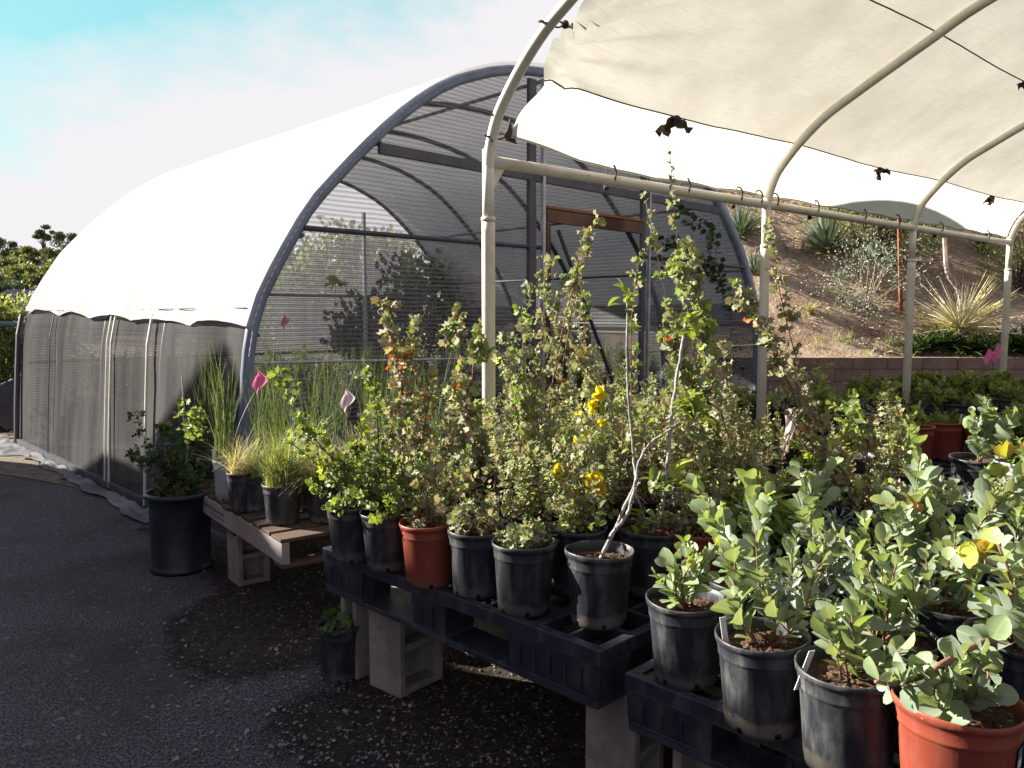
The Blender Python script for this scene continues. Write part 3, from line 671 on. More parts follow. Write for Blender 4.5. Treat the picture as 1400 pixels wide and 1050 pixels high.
for i, (px_, py_, y_, w_, lo, lb, mt) in enumerate(spec):
    w_ *= .62; p = farat(px_, y_); hh = max(3.2, top(px_, py_, y_, p)); plant('hillside_tree', lb, 'tree', p, crown(20 + i, hh, w_, 3600, .36, mat=mt, clumps=16, low=lo, tr=.2), GF)
def house(name, label, px0, px1, py0, py1, y, wall, roof):
    a = aty(px0, py1, y); c = aty(px1, py0, y); w_ = c[0] - a[0]; h_ = c[2] - a[2]; r_ = thing(name, label, 'house', (a[0] + w_ / 2, y, a[2] - 2))
    MB().box((a[0], y, a[2] - 2), (c[0], y + 7, a[2] + h_ * .55)).build('wall', wall, r_)
    MB().prism([(-w_ * .56, 0), (w_ * .56, 0), (w_ * .4, h_ * .45), (-w_ * .4, h_ * .45)], (1, 0, 0), (0, 0, 1), (0, 1, 0), (a[0] + w_ / 2, y, a[2] + h_ * .552), -.6, 7.6).build('roof', roof, r_)
    for k in range(3):
        x = a[0] + w_ * (.18 + .3 * k); MB().box((x, y - .06, a[2] + h_ * .1), (x + w_ * .14, y - .02, a[2] + h_ * .42)).build('window', MAT['dark_gap'], r_)
simple('pale_wall', (.55, .52, .47)); simple('grey_roof', (.24, .25, .28), (.19, .2, .22), 1); simple('brown_roof', (.2, .15, .12)); simple('glass_blue', (.35, .5, .55), rough=.2)
house('hillside_house', 'small pale house with low grey roof among ridge trees at left', 12, 30, 350, 360, 140, MAT['pale_wall'], MAT['grey_roof'])
house('hillside_house', 'brown roofed house on the ridge under the tallest pine', 40, 60, 344, 357, 140, MAT['pale_wall'], MAT['brown_roof'])
house('low_building', 'long grey building with flat blue tinted windows below the far slope', 8, 82, 396, 412, 80, MAT['glass_blue'], MAT['grey_roof'])
house('large_shed', 'wide shed with large grey metal roof behind the leafy hedge', 15, 80, 406, 440, 62, MAT['brown_roof'], MAT['grey_roof'])
# leafy bushes behind the pipe rail
sp2 = [(8, 402, 13.5, 2.6, 'tall leafy bush behind the pipe rail at the left edge'), (48, 440, 14.5, 1.9, 'leafy bush behind the rail, next to the greenhouse end'), (22, 460, 12.6, 1.8, 'low pale leafy bush in front of the taller bush at left'), (-25, 430, 12, 2, 'pale bush cut by the left edge')]
for i, (px_, py_, y_, w_, lb) in enumerate(sp2):
    x = (px_ - 700) / F_PX * y_; hh = aty(px_, py_, y_)[2]; plant('leafy_bush', lb, 'bush', (x, y_, 0), crown(50 + i, hh, w_, 3600, .075, tm=OVAL, mat='leaf_olive', clumps=26, low=.1, tint=(.55, .28)))
# shrubs seen through the greenhouse, behind it
for i, (px_, py_, y_, w_, lb) in enumerate([(430, 322, 15.2, 2.6, 'olive shrub seen through the left of the greenhouse back wall'), (490, 312, 15.6, 3.2, 'tallest olive shrub behind the greenhouse back wall'), (560, 335, 15.4, 3, 'speckled olive shrub behind greenhouse, just left of the white post'), (370, 355, 15, 2.4, 'shrub behind the greenhouse corner arch')]):
    x = (px_ - 700) / F_PX * y_; hh = aty(px_, py_, y_)[2]; plant('leafy_bush', lb, 'bush', (x, y_, 0), crown(60 + i, hh * .93, w_, 8000, .10, tm=OVAL, mat='leaf_olive', clumps=34, low=.05, tint=(.4, .3)), 'shrubs behind the greenhouse')
# pipe rail fence at left
r_ = thing('pipe_fence', 'galvanised pipe rail fence running up to the greenhouse at left', 'fence', (-9, 11.3, 0)); zr = aty(100, 443, 11.3)[2]
MB().tube([(-30, 11.3, zr), (-4.9, 11.3, zr)], .035, 8).build('rail', MAT['blue_steel'], r_)
for x in (-7.6, -11, -14.5): MB().tube([(x, 11.3, 0), (x, 11.3, zr - .03)], .03, 8).build('fence_post', MAT['blue_steel'], r_)

# ---- plants on the bank
def rosette(seed, n, Ln, mat, tm=NEEDLE, wd=1, el=(5, 80), tint=(.5, .25), stem=0):
    rng = np.random.RandomState(seed); lf = LF(); a = rng.rand(n) * 6.28; e = np.radians(rng.uniform(*el, n)); D = np.stack([np.cos(a) * np.cos(e), np.sin(a) * np.cos(e), np.sin(e)], 1)
    lf.add(tm, D * .04 + V3(0, 0, stem), D, V3(0, 0, 1) + rng.normal(0, .1, (n, 3)), Ln * (.6 + .5 * rng.rand(n)), tint[0] + rng.normal(0, tint[1], n), wd)
    return [('leaves', lf.mesh('leaves', MAT[mat]))]
def bk(px_, py_, dz=0): p = atbank(px_, py_); return (p[0], p[1], p[2] + dz)
SPIKE = tmpl([(0, .018), (.4, .022), (1, 0)], .4, .05)
p = bk(1312, 468, .25); lb = plant('dead_yucca', 'dead bleached yucca with long pale spiky blades on the bank', 'plant', p, rosette(1, 170, 1.15, 'blade_pale', SPIKE, .5, (-8, 70), (.9, .15)))
MB().tube(catmull([bk(1315, 470), np.array(bk(1310, 470)) + (.0, 0, .9), aty(1296, 372, p[1]), aty(1292, 325, p[1])], 4), .06, 6, .045).build('trunk', MAT['chip'], lb)
plant('blue_yucca', 'large blue green yucca on the bank left of the mounded bush', 'plant', bk(1130, 350, .1), rosette(2, 240, .95, 'blade_blue', SPIKE, 1.1, (0, 85), (.5, .3)))
plant('blue_yucca', 'grey spiky yucca beside the greenhouse right shoulder', 'plant', bk(1012, 330, .1), rosette(3, 200, .8, 'blade_blue', SPIKE, 1, (0, 85), (.3, .25)))
plant('blue_yucca', 'lower grey yucca partly behind greenhouse edge and post', 'plant', bk(1030, 378, .05), rosette(4, 130, .55, 'blade_blue', SPIKE, 1, (0, 85), (.3, .2)))
plant('grass_tuft', 'small pale green tuft alone on bare soil of the bank', 'plant', bk(1107, 430, 0), g_grass(5, 120, .34, .28, .012, 'blade_green', .5, (.75, .15), .06))
plant('bank_bush', 'dense green mounded bush on the bank beside the blue yucca', 'bush', bk(1195, 352), crown(70, 1.5, 2.5, 5200, .06, tm=SMALL, mat='leaf_olive', clumps=26, low=.05, tint=(.5, .25)))
plant('bank_bush', 'second green bush higher up behind the canopy post', 'bush', bk(1228, 325), crown(71, 1.3, 2.2, 3600, .06, tm=SMALL, mat='leaf_olive', clumps=22, low=.05, tint=(.45, .25)))
plant('bank_bush', 'wispy grey twiggy shrub in the middle of the bank', 'bush', bk(1185, 425), crown(72, 1.25, 2.0, 2600, .045, tm=SMALL, mat='leaf_silver', clumps=24, low=.03, tint=(.3, .25), tmat='twig', tr=.012))
plant('bank_bush', 'grey green bush at the right edge of the bank', 'bush', bk(1398, 400), crown(73, 1.3, 1.7, 3600, .05, tm=SMALL, mat='leaf_olive', clumps=22, low=.03, tint=(.7, .2)))
plant('bank_bush', 'small spiky bush above the dead yucca near the last canopy post', 'bush', bk(1345, 348), rosette(74, 120, .6, 'blade_green', SPIKE, 1, (20, 85), (.3, .2)))
GS = 'strap leaved clumps along the top of the retaining wall'
for i, (px_, py_, s) in enumerate([(1262, 484, .85), (1290, 480, 1.0), (1322, 486, .8), (1352, 488, .75), (1378, 485, .9), (1402, 486, 1.0), (1243, 486, .55)]):
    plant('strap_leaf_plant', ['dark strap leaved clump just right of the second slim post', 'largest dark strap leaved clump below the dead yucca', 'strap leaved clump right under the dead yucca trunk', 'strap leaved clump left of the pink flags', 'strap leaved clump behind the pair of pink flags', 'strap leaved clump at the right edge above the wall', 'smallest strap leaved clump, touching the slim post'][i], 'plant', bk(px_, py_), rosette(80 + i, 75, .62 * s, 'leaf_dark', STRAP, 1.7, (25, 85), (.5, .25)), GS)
r_ = tag(MB().box((-.035, -.02, -.2), (.035, .02, 2.3), bk(1232, 430), unit(V3(1, 0, .0)), (0, 1, 0), unit(V3(-.06, 0, 1))).build('marker_stake', MAT['rust']), 'tall thin rusty red stake on the bank behind the slim post', 'stake')
# ---------------- shade building off to the left (it throws the big shadow) ----------------
r_ = thing('storage_building', 'tall plain storage building standing left of the yard', 'building', (-12, 2, 0))
MB().box((-14, -12, 0), (-10.02, 4.3, 5.9)).build('wall', MAT['pale_wall'], r_)
def sh(x, y, z): t = (x + 10) / -L.x; return (y + t * L.y, z + t * L.z)
A_ = sh(.33, 2.25, .64); B_ = sh(-.2, 2.78, .60); C_ = sh(-.85, 3.4, .58); D_ = sh(-1.2, 3.95, .46); E_ = sh(-2.0, 4.9, .60)
MB().prism([(-12, 0), (C_[0] - .1, 0), C_, B_, A_, (A_[0] - .7, sh(.93, 1.62, .47)[1]), (-12, A_[1] + .15)], (0, 1, 0), (0, 0, 1), (1, 0, 0), (0, 0, 0), -10.0, -9.9).build('facade', MAT['pale_wall'], r_)
gp_ = [sh(-5.1, 8.5, 0), sh(-4.2, 7.64, .46), sh(-3.75, 7.15, .46), sh(-3.5, 6.9, .45), sh(-3.11, 6.59, .82), sh(-2.21, 5.73, 1.53), sh(-1.95, 5.5, 1.1), sh(-1.95, 5.1, .85), D_, C_]
MB().prism([(C_[0] - .05, 0), (gp_[0][0] + .3, 0)] + gp_, (0, 1, 0), (0, 0, 1), (1, 0, 0), (0, 0, 0), -10.5, -10.01).build('gabled_porch', MAT['pale_wall'], r_)

# ---------------- greenhouse ----------------
F0 = V3(-1.86, 5.4, 0); UG = unit(V3(.691, .723, 0)); VG = unit(V3(-.683, .731, 0)); GW, GL = 7.5, 6.25
half = [(0, 0), (.03, .5), (.07, 1.0), (.10, 1.35), (.20, 1.71), (.50, 2.21), (.70, 2.47), (1.27, 3.02), (1.83, 3.43), (2.24, 3.62), (2.65, 3.75), (3.2, 3.84), (3.75, 3.87)]
full = half + [(GW - s, z) for s, z in half[::-1][1:]]
AR = catmull([V3(s, z) for s, z in full], 4)
def G(s, v, z): return F0 + UG * s + VG * v + V3(0, 0, z)
seg = np.linalg.norm(np.diff(AR, axis=0), axis=1); CL = np.concatenate([[0], np.cumsum(seg)])
def arcp(l): return np.interp(l, CL, AR[:, 0]), np.interp(l, CL, AR[:, 1])
l_edge = float(np.interp(1.56, AR[:len(AR) // 2, 1], CL[:len(AR) // 2])); LT = CL[-1]
gh = thing('greenhouse', 'long arched greenhouse with white roof cover and grey shade mesh sides, left of the canopy', 'greenhouse', F0 + UG * GW / 2 + VG * GL / 2)
arch_v = [0, 1.55, 3.1, 4.65, 6.2]
for i, v in enumerate(arch_v):
    b_ = MB().tube([G(AR[k, 0], v, AR[k, 1]) for k in range(0, len(AR), 2)], .045 if i == 0 else .032, 8, cap=True); o = b_.build('arch', MAT['blue_steel' if i == 0 else 'dark_steel'], gh, True)
    if i == 0: o['label'] = 'thick blue grey front arch'
def at_z(zz, side=0): # s at height zz
    s = float(np.interp(zz, AR[:len(AR) // 2 + 1, 1], AR[:len(AR) // 2 + 1, 0])); return s if not side else GW - s
for zz, sd_ in ((2.95, 0), (1.5, 0), (3.84, 0), (2.95, 1), (1.5, 1), (2.2, 0), (2.2, 1)):
    s = at_z(zz, sd_); q = .04 if sd_ == 0 else -.04
    MB().tube([G(s + q, v, zz - .04) for v in (0, 3, 6.2)], .018, 6).build('purlin', MAT['dark_steel'], gh)
# roof skins
def roof(off, lo0, lo1, wav, nu=90, nv=44, v0=-.06, v1=GL + .05):
    b_ = MB()
    def f(u, t):
        v = v0 + (v1 - v0) * u; w0 = lo0 + (wav * abs(math.sin((v + .3) * math.pi / 1.25)) ** .7 + wav * .5 * fbm(v * 1.3, 2) + .02 if wav else 0) + .018 * v * (1 if wav else 0); l = w0 + (lo1 - w0) * t
        s, z = arcp(l); s2, z2 = arcp(min(l + .05, LT)); nx, nz_ = -(z2 - z), (s2 - s); n_ = math.hypot(nx, nz_) + 1e-9; d = off
        if wav: d += .05 * max(0, 1 - t * 12) * (.4 + fbm(v * 2, 5) * 1.2) + .012 * fbm(v * 1.1, l * 1.3)
        return G(s + nx / n_ * d, v, z + nz_ / n_ * d)
    def a(u, t): return {'st': lo0 + (lo1 - lo0) * t, 'su': u * 6}
    b_.grid(f, nu, nv, a); return b_
roof(.06, l_edge - .10, LT - l_edge + .1, .045).build('roof_cover', MAT['roof_tarp'], gh, True)
roof(.022, l_edge - .25, LT - l_edge + .25, 0, 30).build('roof_screen', MAT['roof_screen'], gh, True)
for l_, nm in ((.06, 'hem_seam'), (2.1, 'seam'), (3.6, 'seam')):
    for k in range(14):
        if nm == 'seam' and k % 2: continue
        pts_ = []
        for j in range(5):
            v = GL * (k + j / 4 * .72) / 14; s, z = arcp(l_edge + l_); s2, z2 = arcp(l_edge + l_ + .05); nx, nz_ = -(z2 - z), s2 - s; n_ = math.hypot(nx, nz_); pts_.append(G(s + nx / n_ * .072, v, z + nz_ / n_ * .072))
        if nm == 'hem_seam': MB().tube(pts_, .004, 4).build(nm, MAT['bark_dark'], gh)
MB().tube([G(s_ * 1.0, GL + .05, float(np.interp(s_, AR[:, 0], AR[:, 1])) + .075) for s_ in np.linspace(3.1, 4.4, 14)], .009, 5).build('edge_rope', MAT['bark_dark'], gh)
# sides
def side(flip):
    b_ = MB()
    def f(u, t):
        v = GL * u; z = 1.75 * t; s = float(np.interp(z, AR[:30, 1], AR[:30, 0])) - .03 - .02 * abs(math.sin(v * math.pi / 1.55)) + .012 * fbm(v * 3, z)
        return G(GW - s if flip else s, v, z)
    b_.grid(f, 60, 16, lambda u, t: {'st': 1.75 * t, 'su': GL * u}); return b_
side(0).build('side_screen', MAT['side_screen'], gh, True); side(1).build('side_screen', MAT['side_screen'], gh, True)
# end screens
def endw(v, s0, s1, z0=0):
    b_ = MB()
    def f(u, t):
        s = s0 + (s1 - s0) * u; zt = float(np.interp(s, AR[:, 0], AR[:, 1])) - .02; return G(s, v + .01 * fbm(s * 2, t * 4), z0 + (max(zt, .02) - z0) * t)
    b_.grid(f, 40, 20, lambda u, t: {'st': f(u, t)[2], 'su': s0 + (s1 - s0) * u}); return b_
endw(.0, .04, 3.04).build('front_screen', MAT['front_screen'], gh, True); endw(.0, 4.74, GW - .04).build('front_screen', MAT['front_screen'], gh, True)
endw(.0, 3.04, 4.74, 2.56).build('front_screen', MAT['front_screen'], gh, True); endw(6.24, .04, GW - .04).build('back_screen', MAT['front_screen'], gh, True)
MB().tube([G(.53, -.03, 2.21), G(3.04, -.03, 2.22)], .022, 6).build('cross_rail', MAT['dark_steel'], gh)
MB().tube([G(4.74, -.03, 2.22), G(GW - .5, -.03, 2.2)], .022, 6).build('cross_rail', MAT['dark_steel'], gh)
MB().box((1.2, -.05, 2.82), (6.3, -.01, 2.90), F0, UG, VG).build('cross_rail', MAT['dark_steel'], gh)
MB().tube([G(.12, -.03, 1.27), G(3.04, -.03, 1.2)], .012, 6).build('cross_rail', MAT['galv'], gh)
MB().tube([G(4.8, -.03, 1.2), G(GW - .1, -.03, 1.2)], .012, 6).build('cross_rail', MAT['galv'], gh)
for s, w_, mt, y_ in ((2.92, .09, 'dark_steel', -.03), (3.06, .035, 'galv', -.05), (4.70, .06, 'dark_steel', -.03), (4.79, .03, 'galv', -.05)):
    MB().box((s - w_ / 2, y_ - .02, 0), (s + w_ / 2, y_ + .02, float(np.interp(s, AR[:, 0], AR[:, 1])) - .08), F0, UG, VG).build('upright', MAT[mt], gh)
df = MB(); df.box((3.1, -.07, 2.46), (4.66, -.03, 2.58), F0, UG, VG); df.build('door_header', MAT['door_wood'], gh, bevel=.004)
MB().box((3.1, -.06, .0), (3.16, -.03, 2.45), F0, UG, VG).build('door_post', MAT['door_wood'], gh)
MB().box((3.1, -.08, 2.585), (4.66, -.03, 2.61), F0, UG, VG).build('door_header', MAT['rust'], gh)
MB().tube([G(3.3, -.03, 2.4), G(4.5, -.02, .4)], .02, 6).build('brace', MAT['dark_steel'], gh); MB().tube([G(1.9, 6.18, 3.4), G(1.9, 6.18, 0)], .04, 6).build('back_post', MAT['galv'], gh)
MB().tube([G(5.2, 6.18, 3.3), G(5.2, 6.18, 0)], .04, 6).build('back_post', MAT['galv'], gh)
MB().tube([G(.3, 6.2, 1.9), G(7.2, 6.2, 1.9)], .025, 6).tube([G(.1, 6.2, 1.0), G(7.4, 6.2, 1.0)], .025, 6).build('back_rail', MAT['dark_steel'], gh)
for v, r2 in ((2.60, .010), (2.72, .008), (1.66, .012), (4.72, .006), (6.2, .03)):
    MB().tube([G(np.interp(z, AR[:30, 1], AR[:30, 0]) - .075, v + (.06 * z), z) for z in (0.02, .5, 1.0, 1.35, 1.6)], r2, 6).build('side_batten', MAT['white_tube' if v < 4 else 'dark_steel'], gh)
MB().box((-.08, 0, 0), (-.035, GL, .07), F0, UG, VG).build('base_board', MAT['dark_steel'], gh)
# crumpled plastic strip along the foot of the mesh wall
ps = MB(); rng = np.random.RandomState(4)
def pf(u, t):
    v = 1.1 + 5.6 * u; w_ = (.17 + .14 * fbm(v * 2.2, 3)) * (1 - .4 * (1 - u)); p = G(-.1 - w_ * t * 1.5, v + .1 * fbm(t * 3, v), 0); p[2] = .015 + max(0, .045 * (fbm(v * 5.5, t * 6, 4) + .2) * (1 - .5 * t)) ; return p
ps.grid(pf, 110, 12); tag(ps.build('plastic_strip', MAT['plastic_sheet'], None, True), 'crumpled pale plastic strip lying along the foot of the mesh wall', 'plastic sheet')
# dark bucket of a cart at the far corner
r_ = thing('wheelbarrow', 'dark wheelbarrow tray poking out behind the greenhouse far corner', 'wheelbarrow', aty(-5, 590, 10.9)); c_ = aty(12, 552, 10.9)
MB().prism([(-.45, .05), (.35, .42), (.55, .4), (.5, -.35), (.1, -.3)], (1, 0, 0), (0, 0, 1), (0, 1, 0), c_, -.3, .3).build('tray', MAT['dark_steel'], r_, bevel=.03)
MB().tube([c_ + V3(.1, 0, -.2), c_ + V3(-.2, 0, -.6)], .02, 6).tube([c_ + V3(-.9, -.2, .12), c_ + V3(.2, -.2, .1)], .02, 6).build('frame', MAT['dark_steel'], r_)
w_ = MB(); w_.lathe([(.08, -.04), (.17, -.04), (.19, 0), (.17, .04), (.08, .04)], 20); o = w_.build('wheel', MAT['dark_steel']); o.location = c_ + V3(-.25, 0, -.42); o.rotation_euler.x = R(90); o.parent = r_; o.matrix_parent_inverse = Matrix.Translation(-r_.location)

# ---------------- white canopy ----------------
Y0 = 4.0; UC = unit(V3(1300, 1100, 0)); WC = V3(UC[1], -UC[0], 0); C0 = V3(-.029 * Y0, Y0, 0)
PS = [0, .606 * Y0, 1.17 * Y0, 1.74 * Y0]; EZ = 2.345
hc = [(0, 2.30), (.015, 2.40), (.06, 2.52), (.13, 2.615), (.26, 2.745), (.41, 2.86), (.58, 2.95), (.78, 3.05), (1.03, 3.17), (1.31, 3.30), (1.8, 3.45), (2.3, 3.55), (2.8, 3.58)]
CP = catmull([V3(*q) for q in hc + [(5.6 - w_, z) for w_, z in hc[::-1][1:]]], 4)
def C(u, w_, z): return C0 + UC * u + WC * w_ + V3(0, 0, z)
seg = np.linalg.norm(np.diff(CP, axis=0), axis=1); CC = np.concatenate([[0], np.cumsum(seg)]); CT = CC[-1]
def carc(l): return float(np.interp(l, CC, CP[:, 0])), float(np.interp(l, CC, CP[:, 1]))
cn = thing('shade_canopy', 'cream shade canopy on white bent steel tubes over the right benches', 'canopy', C(3.5, 2.8, 0))
for i, u in enumerate(PS):
    MB().tube([C(u, q[0], q[1]) for q in CP[::1]], .028, 10).build('arch', MAT['white_tube'], cn, True)
    MB().tube([C(u, 0, 0), C(u, 0, 2.0), C(u, 0, 2.06)], .033, 12).tube([C(u, 0, 2.06), C(u, .0, 2.40)], .029, 12).tube([C(u, 0, 2.055), C(u, 0, 2.075)], .036, 12).build('post', MAT['white_tube'], cn, True)
    MB().tube([C(u, 5.6, 0), C(u, 5.6, 2.4)], .032, 10).build('post', MAT['white_tube'], cn, True)
    if i == 0:
        MB().prism([(.02, EZ - .03), (.10, EZ - .03), (.02, EZ - .15)], UC, (0, 0, 1), WC, C0, -.004, .004).build('gusset', MAT['white_tube'], cn)
        for z in (2.43, 2.55): MB().tube([C(u, .03, z) + V3(0, -.05, 0), C(u, .03, z) + V3(0, .05, 0)], .006, 6).build('bolt', MAT['dark_steel'], cn)
MB().tube([C(.02, 0, EZ), C(PS[-1], 0, EZ)], .030, 12).build('eave_pipe', MAT['white_tube'], cn, True)
for wz in (2.8,): MB().tube([C(0, wz, 3.52), C(PS[-1], wz, 3.52)], .025, 10).build('ridge_pipe', MAT['white_tube'], cn, True)
def carc_of(z): return float(np.interp(z, CP[:len(CP) // 2, 1], CC[:len(CP) // 2]))
LS = carc_of(2.70); LB = carc_of(2.392); L2 = carc_of(3.19)
def tarp_f(lo, hi):
    def f(u, t):
        uu = .12 + (PS[-1] - .04 - .12) * u; l0 = lo
        if lo == LB:
            e = abs(math.sin(uu * math.pi / .62)); l0 = LB + .012 * e + (.085 * max(0, 1 - uu / .9)); 
        l = l0 + (hi - l0) * t; w_, z = carc(l); w2, z2 = carc(l + .03); nx, nz_ = -(z2 - z), w2 - w_; n_ = math.hypot(nx, nz_)
        pu = min(abs(uu - p) for p in PS); sag = .035 * min(1, pu / .9) ** 1.3
        fold = math.exp(-uu * 2.0) * .05 * math.sin(math.atan2(l - LS - .1, uu) * 22) * min(1, uu * 4) if l > LS - .02 else 0
        fold2 = .010 * fbm(uu * 2.0, l * 2.2, 4) + .004 * fbm(uu * 9, l * 9)
        d = .038 - sag + fold + fold2; inset = 0
        if uu < .5: inset = (.10 * math.exp(-((l - LS + .02) / .12) ** 2) + (.03 if l < LS else .0)) * (1 - uu / .5)
        return C(uu + inset - .0, w_ + nx / n_ * d, z + nz_ / n_ * d)
    return f
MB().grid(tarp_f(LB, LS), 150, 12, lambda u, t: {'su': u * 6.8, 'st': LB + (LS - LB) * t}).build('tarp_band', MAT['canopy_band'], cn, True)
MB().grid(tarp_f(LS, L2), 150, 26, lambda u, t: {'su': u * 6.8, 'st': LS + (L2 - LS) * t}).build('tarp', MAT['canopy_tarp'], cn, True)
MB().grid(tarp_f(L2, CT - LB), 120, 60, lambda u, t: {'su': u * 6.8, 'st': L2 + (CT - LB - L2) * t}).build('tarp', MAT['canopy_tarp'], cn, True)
for lo in (LS, L2):
    f = tarp_f(lo, lo + .01); MB().tube([f(k / 90, 0) - V3(0, 0, .004) for k in range(91)], .0042, 5).build('seam', MAT['bark_dark'], cn)
# hem and corner patch
f = tarp_f(LB, LS); MB().tube([f(k / 120, 0) for k in range(121)], .006, 5).build('hem', MAT['canopy_tarp'], cn, True)
cp = f(0, 0); MB().prism([(-.035, -.02), (.04, -.03), (-.002, .085)], UC, (0, 0, 1), WC, cp - WC * .01, -.004, .004).build('corner_patch', MAT['rag'], cn)
MB().ball(cp - WC * .02, .012, 10).build('grommet', MAT['galv'], cn, True)
for q, e in ((cp - UC * .03, C(0, .035, 2.45)), (tarp_f(LS, L2)(0, .28), C(0, carc(LS + .28)[0], carc(LS + .28)[1]))):
    q = np.array(q); m1 = (q + e) / 2
    MB().tube(catmull([q, m1 + V3(0, 0, .015), e + V3(-.04, 0, .012), e + V3(-.03, -.045, 0), m1 - V3(0, 0, .012), q], 5), .004, 5).build('bungee_cord', MAT['rag'], cn)
    MB().ball(q, .02, 8).build('bungee_ball', MAT['rag'], cn, True)
for px_ in (832, 907, 932, 1003, 1031, 1052, 1107, 1171, 1218, 1276, 1340):
    # solve u along the pipe for this spot
    best = min((abs((lambda P: 700 + F_PX * P[0] / P[1])(C(u, 0, EZ)) - px_), u) for u in np.linspace(.05, PS[-1] - .05, 500))[1]
    c_ = C(best, 0, EZ); h_ = [c_ + WC * (.038 * math.cos(a)) + V3(0, 0, .034 + .052 * math.sin(a)) for a in np.linspace(-2.4, 3.3, 12)]
    b_ = MB().tube(h_, .0055, 5)
    if px_ in (832, 1003, 1052, 1107, 1276): b_.ball(c_ - WC * .036 + V3(0, 0, -.035), .018, 8)
    b_.build('tarp_hook', MAT['rag'], cn)
# crumpled dark scraps caught under the seams
def scrap(c, s, seed, label):
    rng = np.random.RandomState(seed); b_ = MB()
    for k in range(4):
        a0 = rng.rand() * 6.28; ax = unit(V3(math.cos(a0), math.sin(a0) * .5, -.25 - .8 * rng.rand())); bx = unit(np.cross(ax, rng.normal(0, 1, 3))); nn = np.cross(ax, bx); l_ = s * (.6 + .6 * rng.rand())
        b_.grid(lambda u, v: c + UC * rng.normal(0, 0) + ax * l_ * u + bx * (v - .5) * s * .6 * math.sin(min(1, u * 1.1 + .12) * 2.9) + nn * s * .14 * (math.sin(u * 7 + v * 5 + k) + math.sin(v * 9)), 7, 6)
    o = b_.build('fabric_scrap', MAT['rag'], None, True); tag(o, label, 'scrap', 'dark scraps hanging under the tarp seams')
fS = tarp_f(LS, L2); f2 = tarp_f(L2, L2 + .5)
def us(px_, f):
    return min((abs((lambda P: 700 + F_PX * P[0] / P[1])(f(u, 0)) - px_), u) for u in np.linspace(0, 1, 700))[1]
scrap(fS(us(916, fS), 0) - V3(0, 0, .01), .105, 1, 'largest dark crumpled scrap hanging from the seam above the tall thin shoot')
scrap(fS(us(1193, fS), 0) - V3(0, 0, .01), .085, 2, 'flat dark scrap on the lower seam between the two middle canopy arches')
scrap(fS(us(1345, fS), 0) - V3(0, 0, .01), .085, 3, 'small dark scrap on the lower seam near the last canopy arch')
scrap(f2(us(1382, f2), 0) - V3(0, 0, .01), .085, 4, 'dark scrap on the upper seam near the top right of the photo')
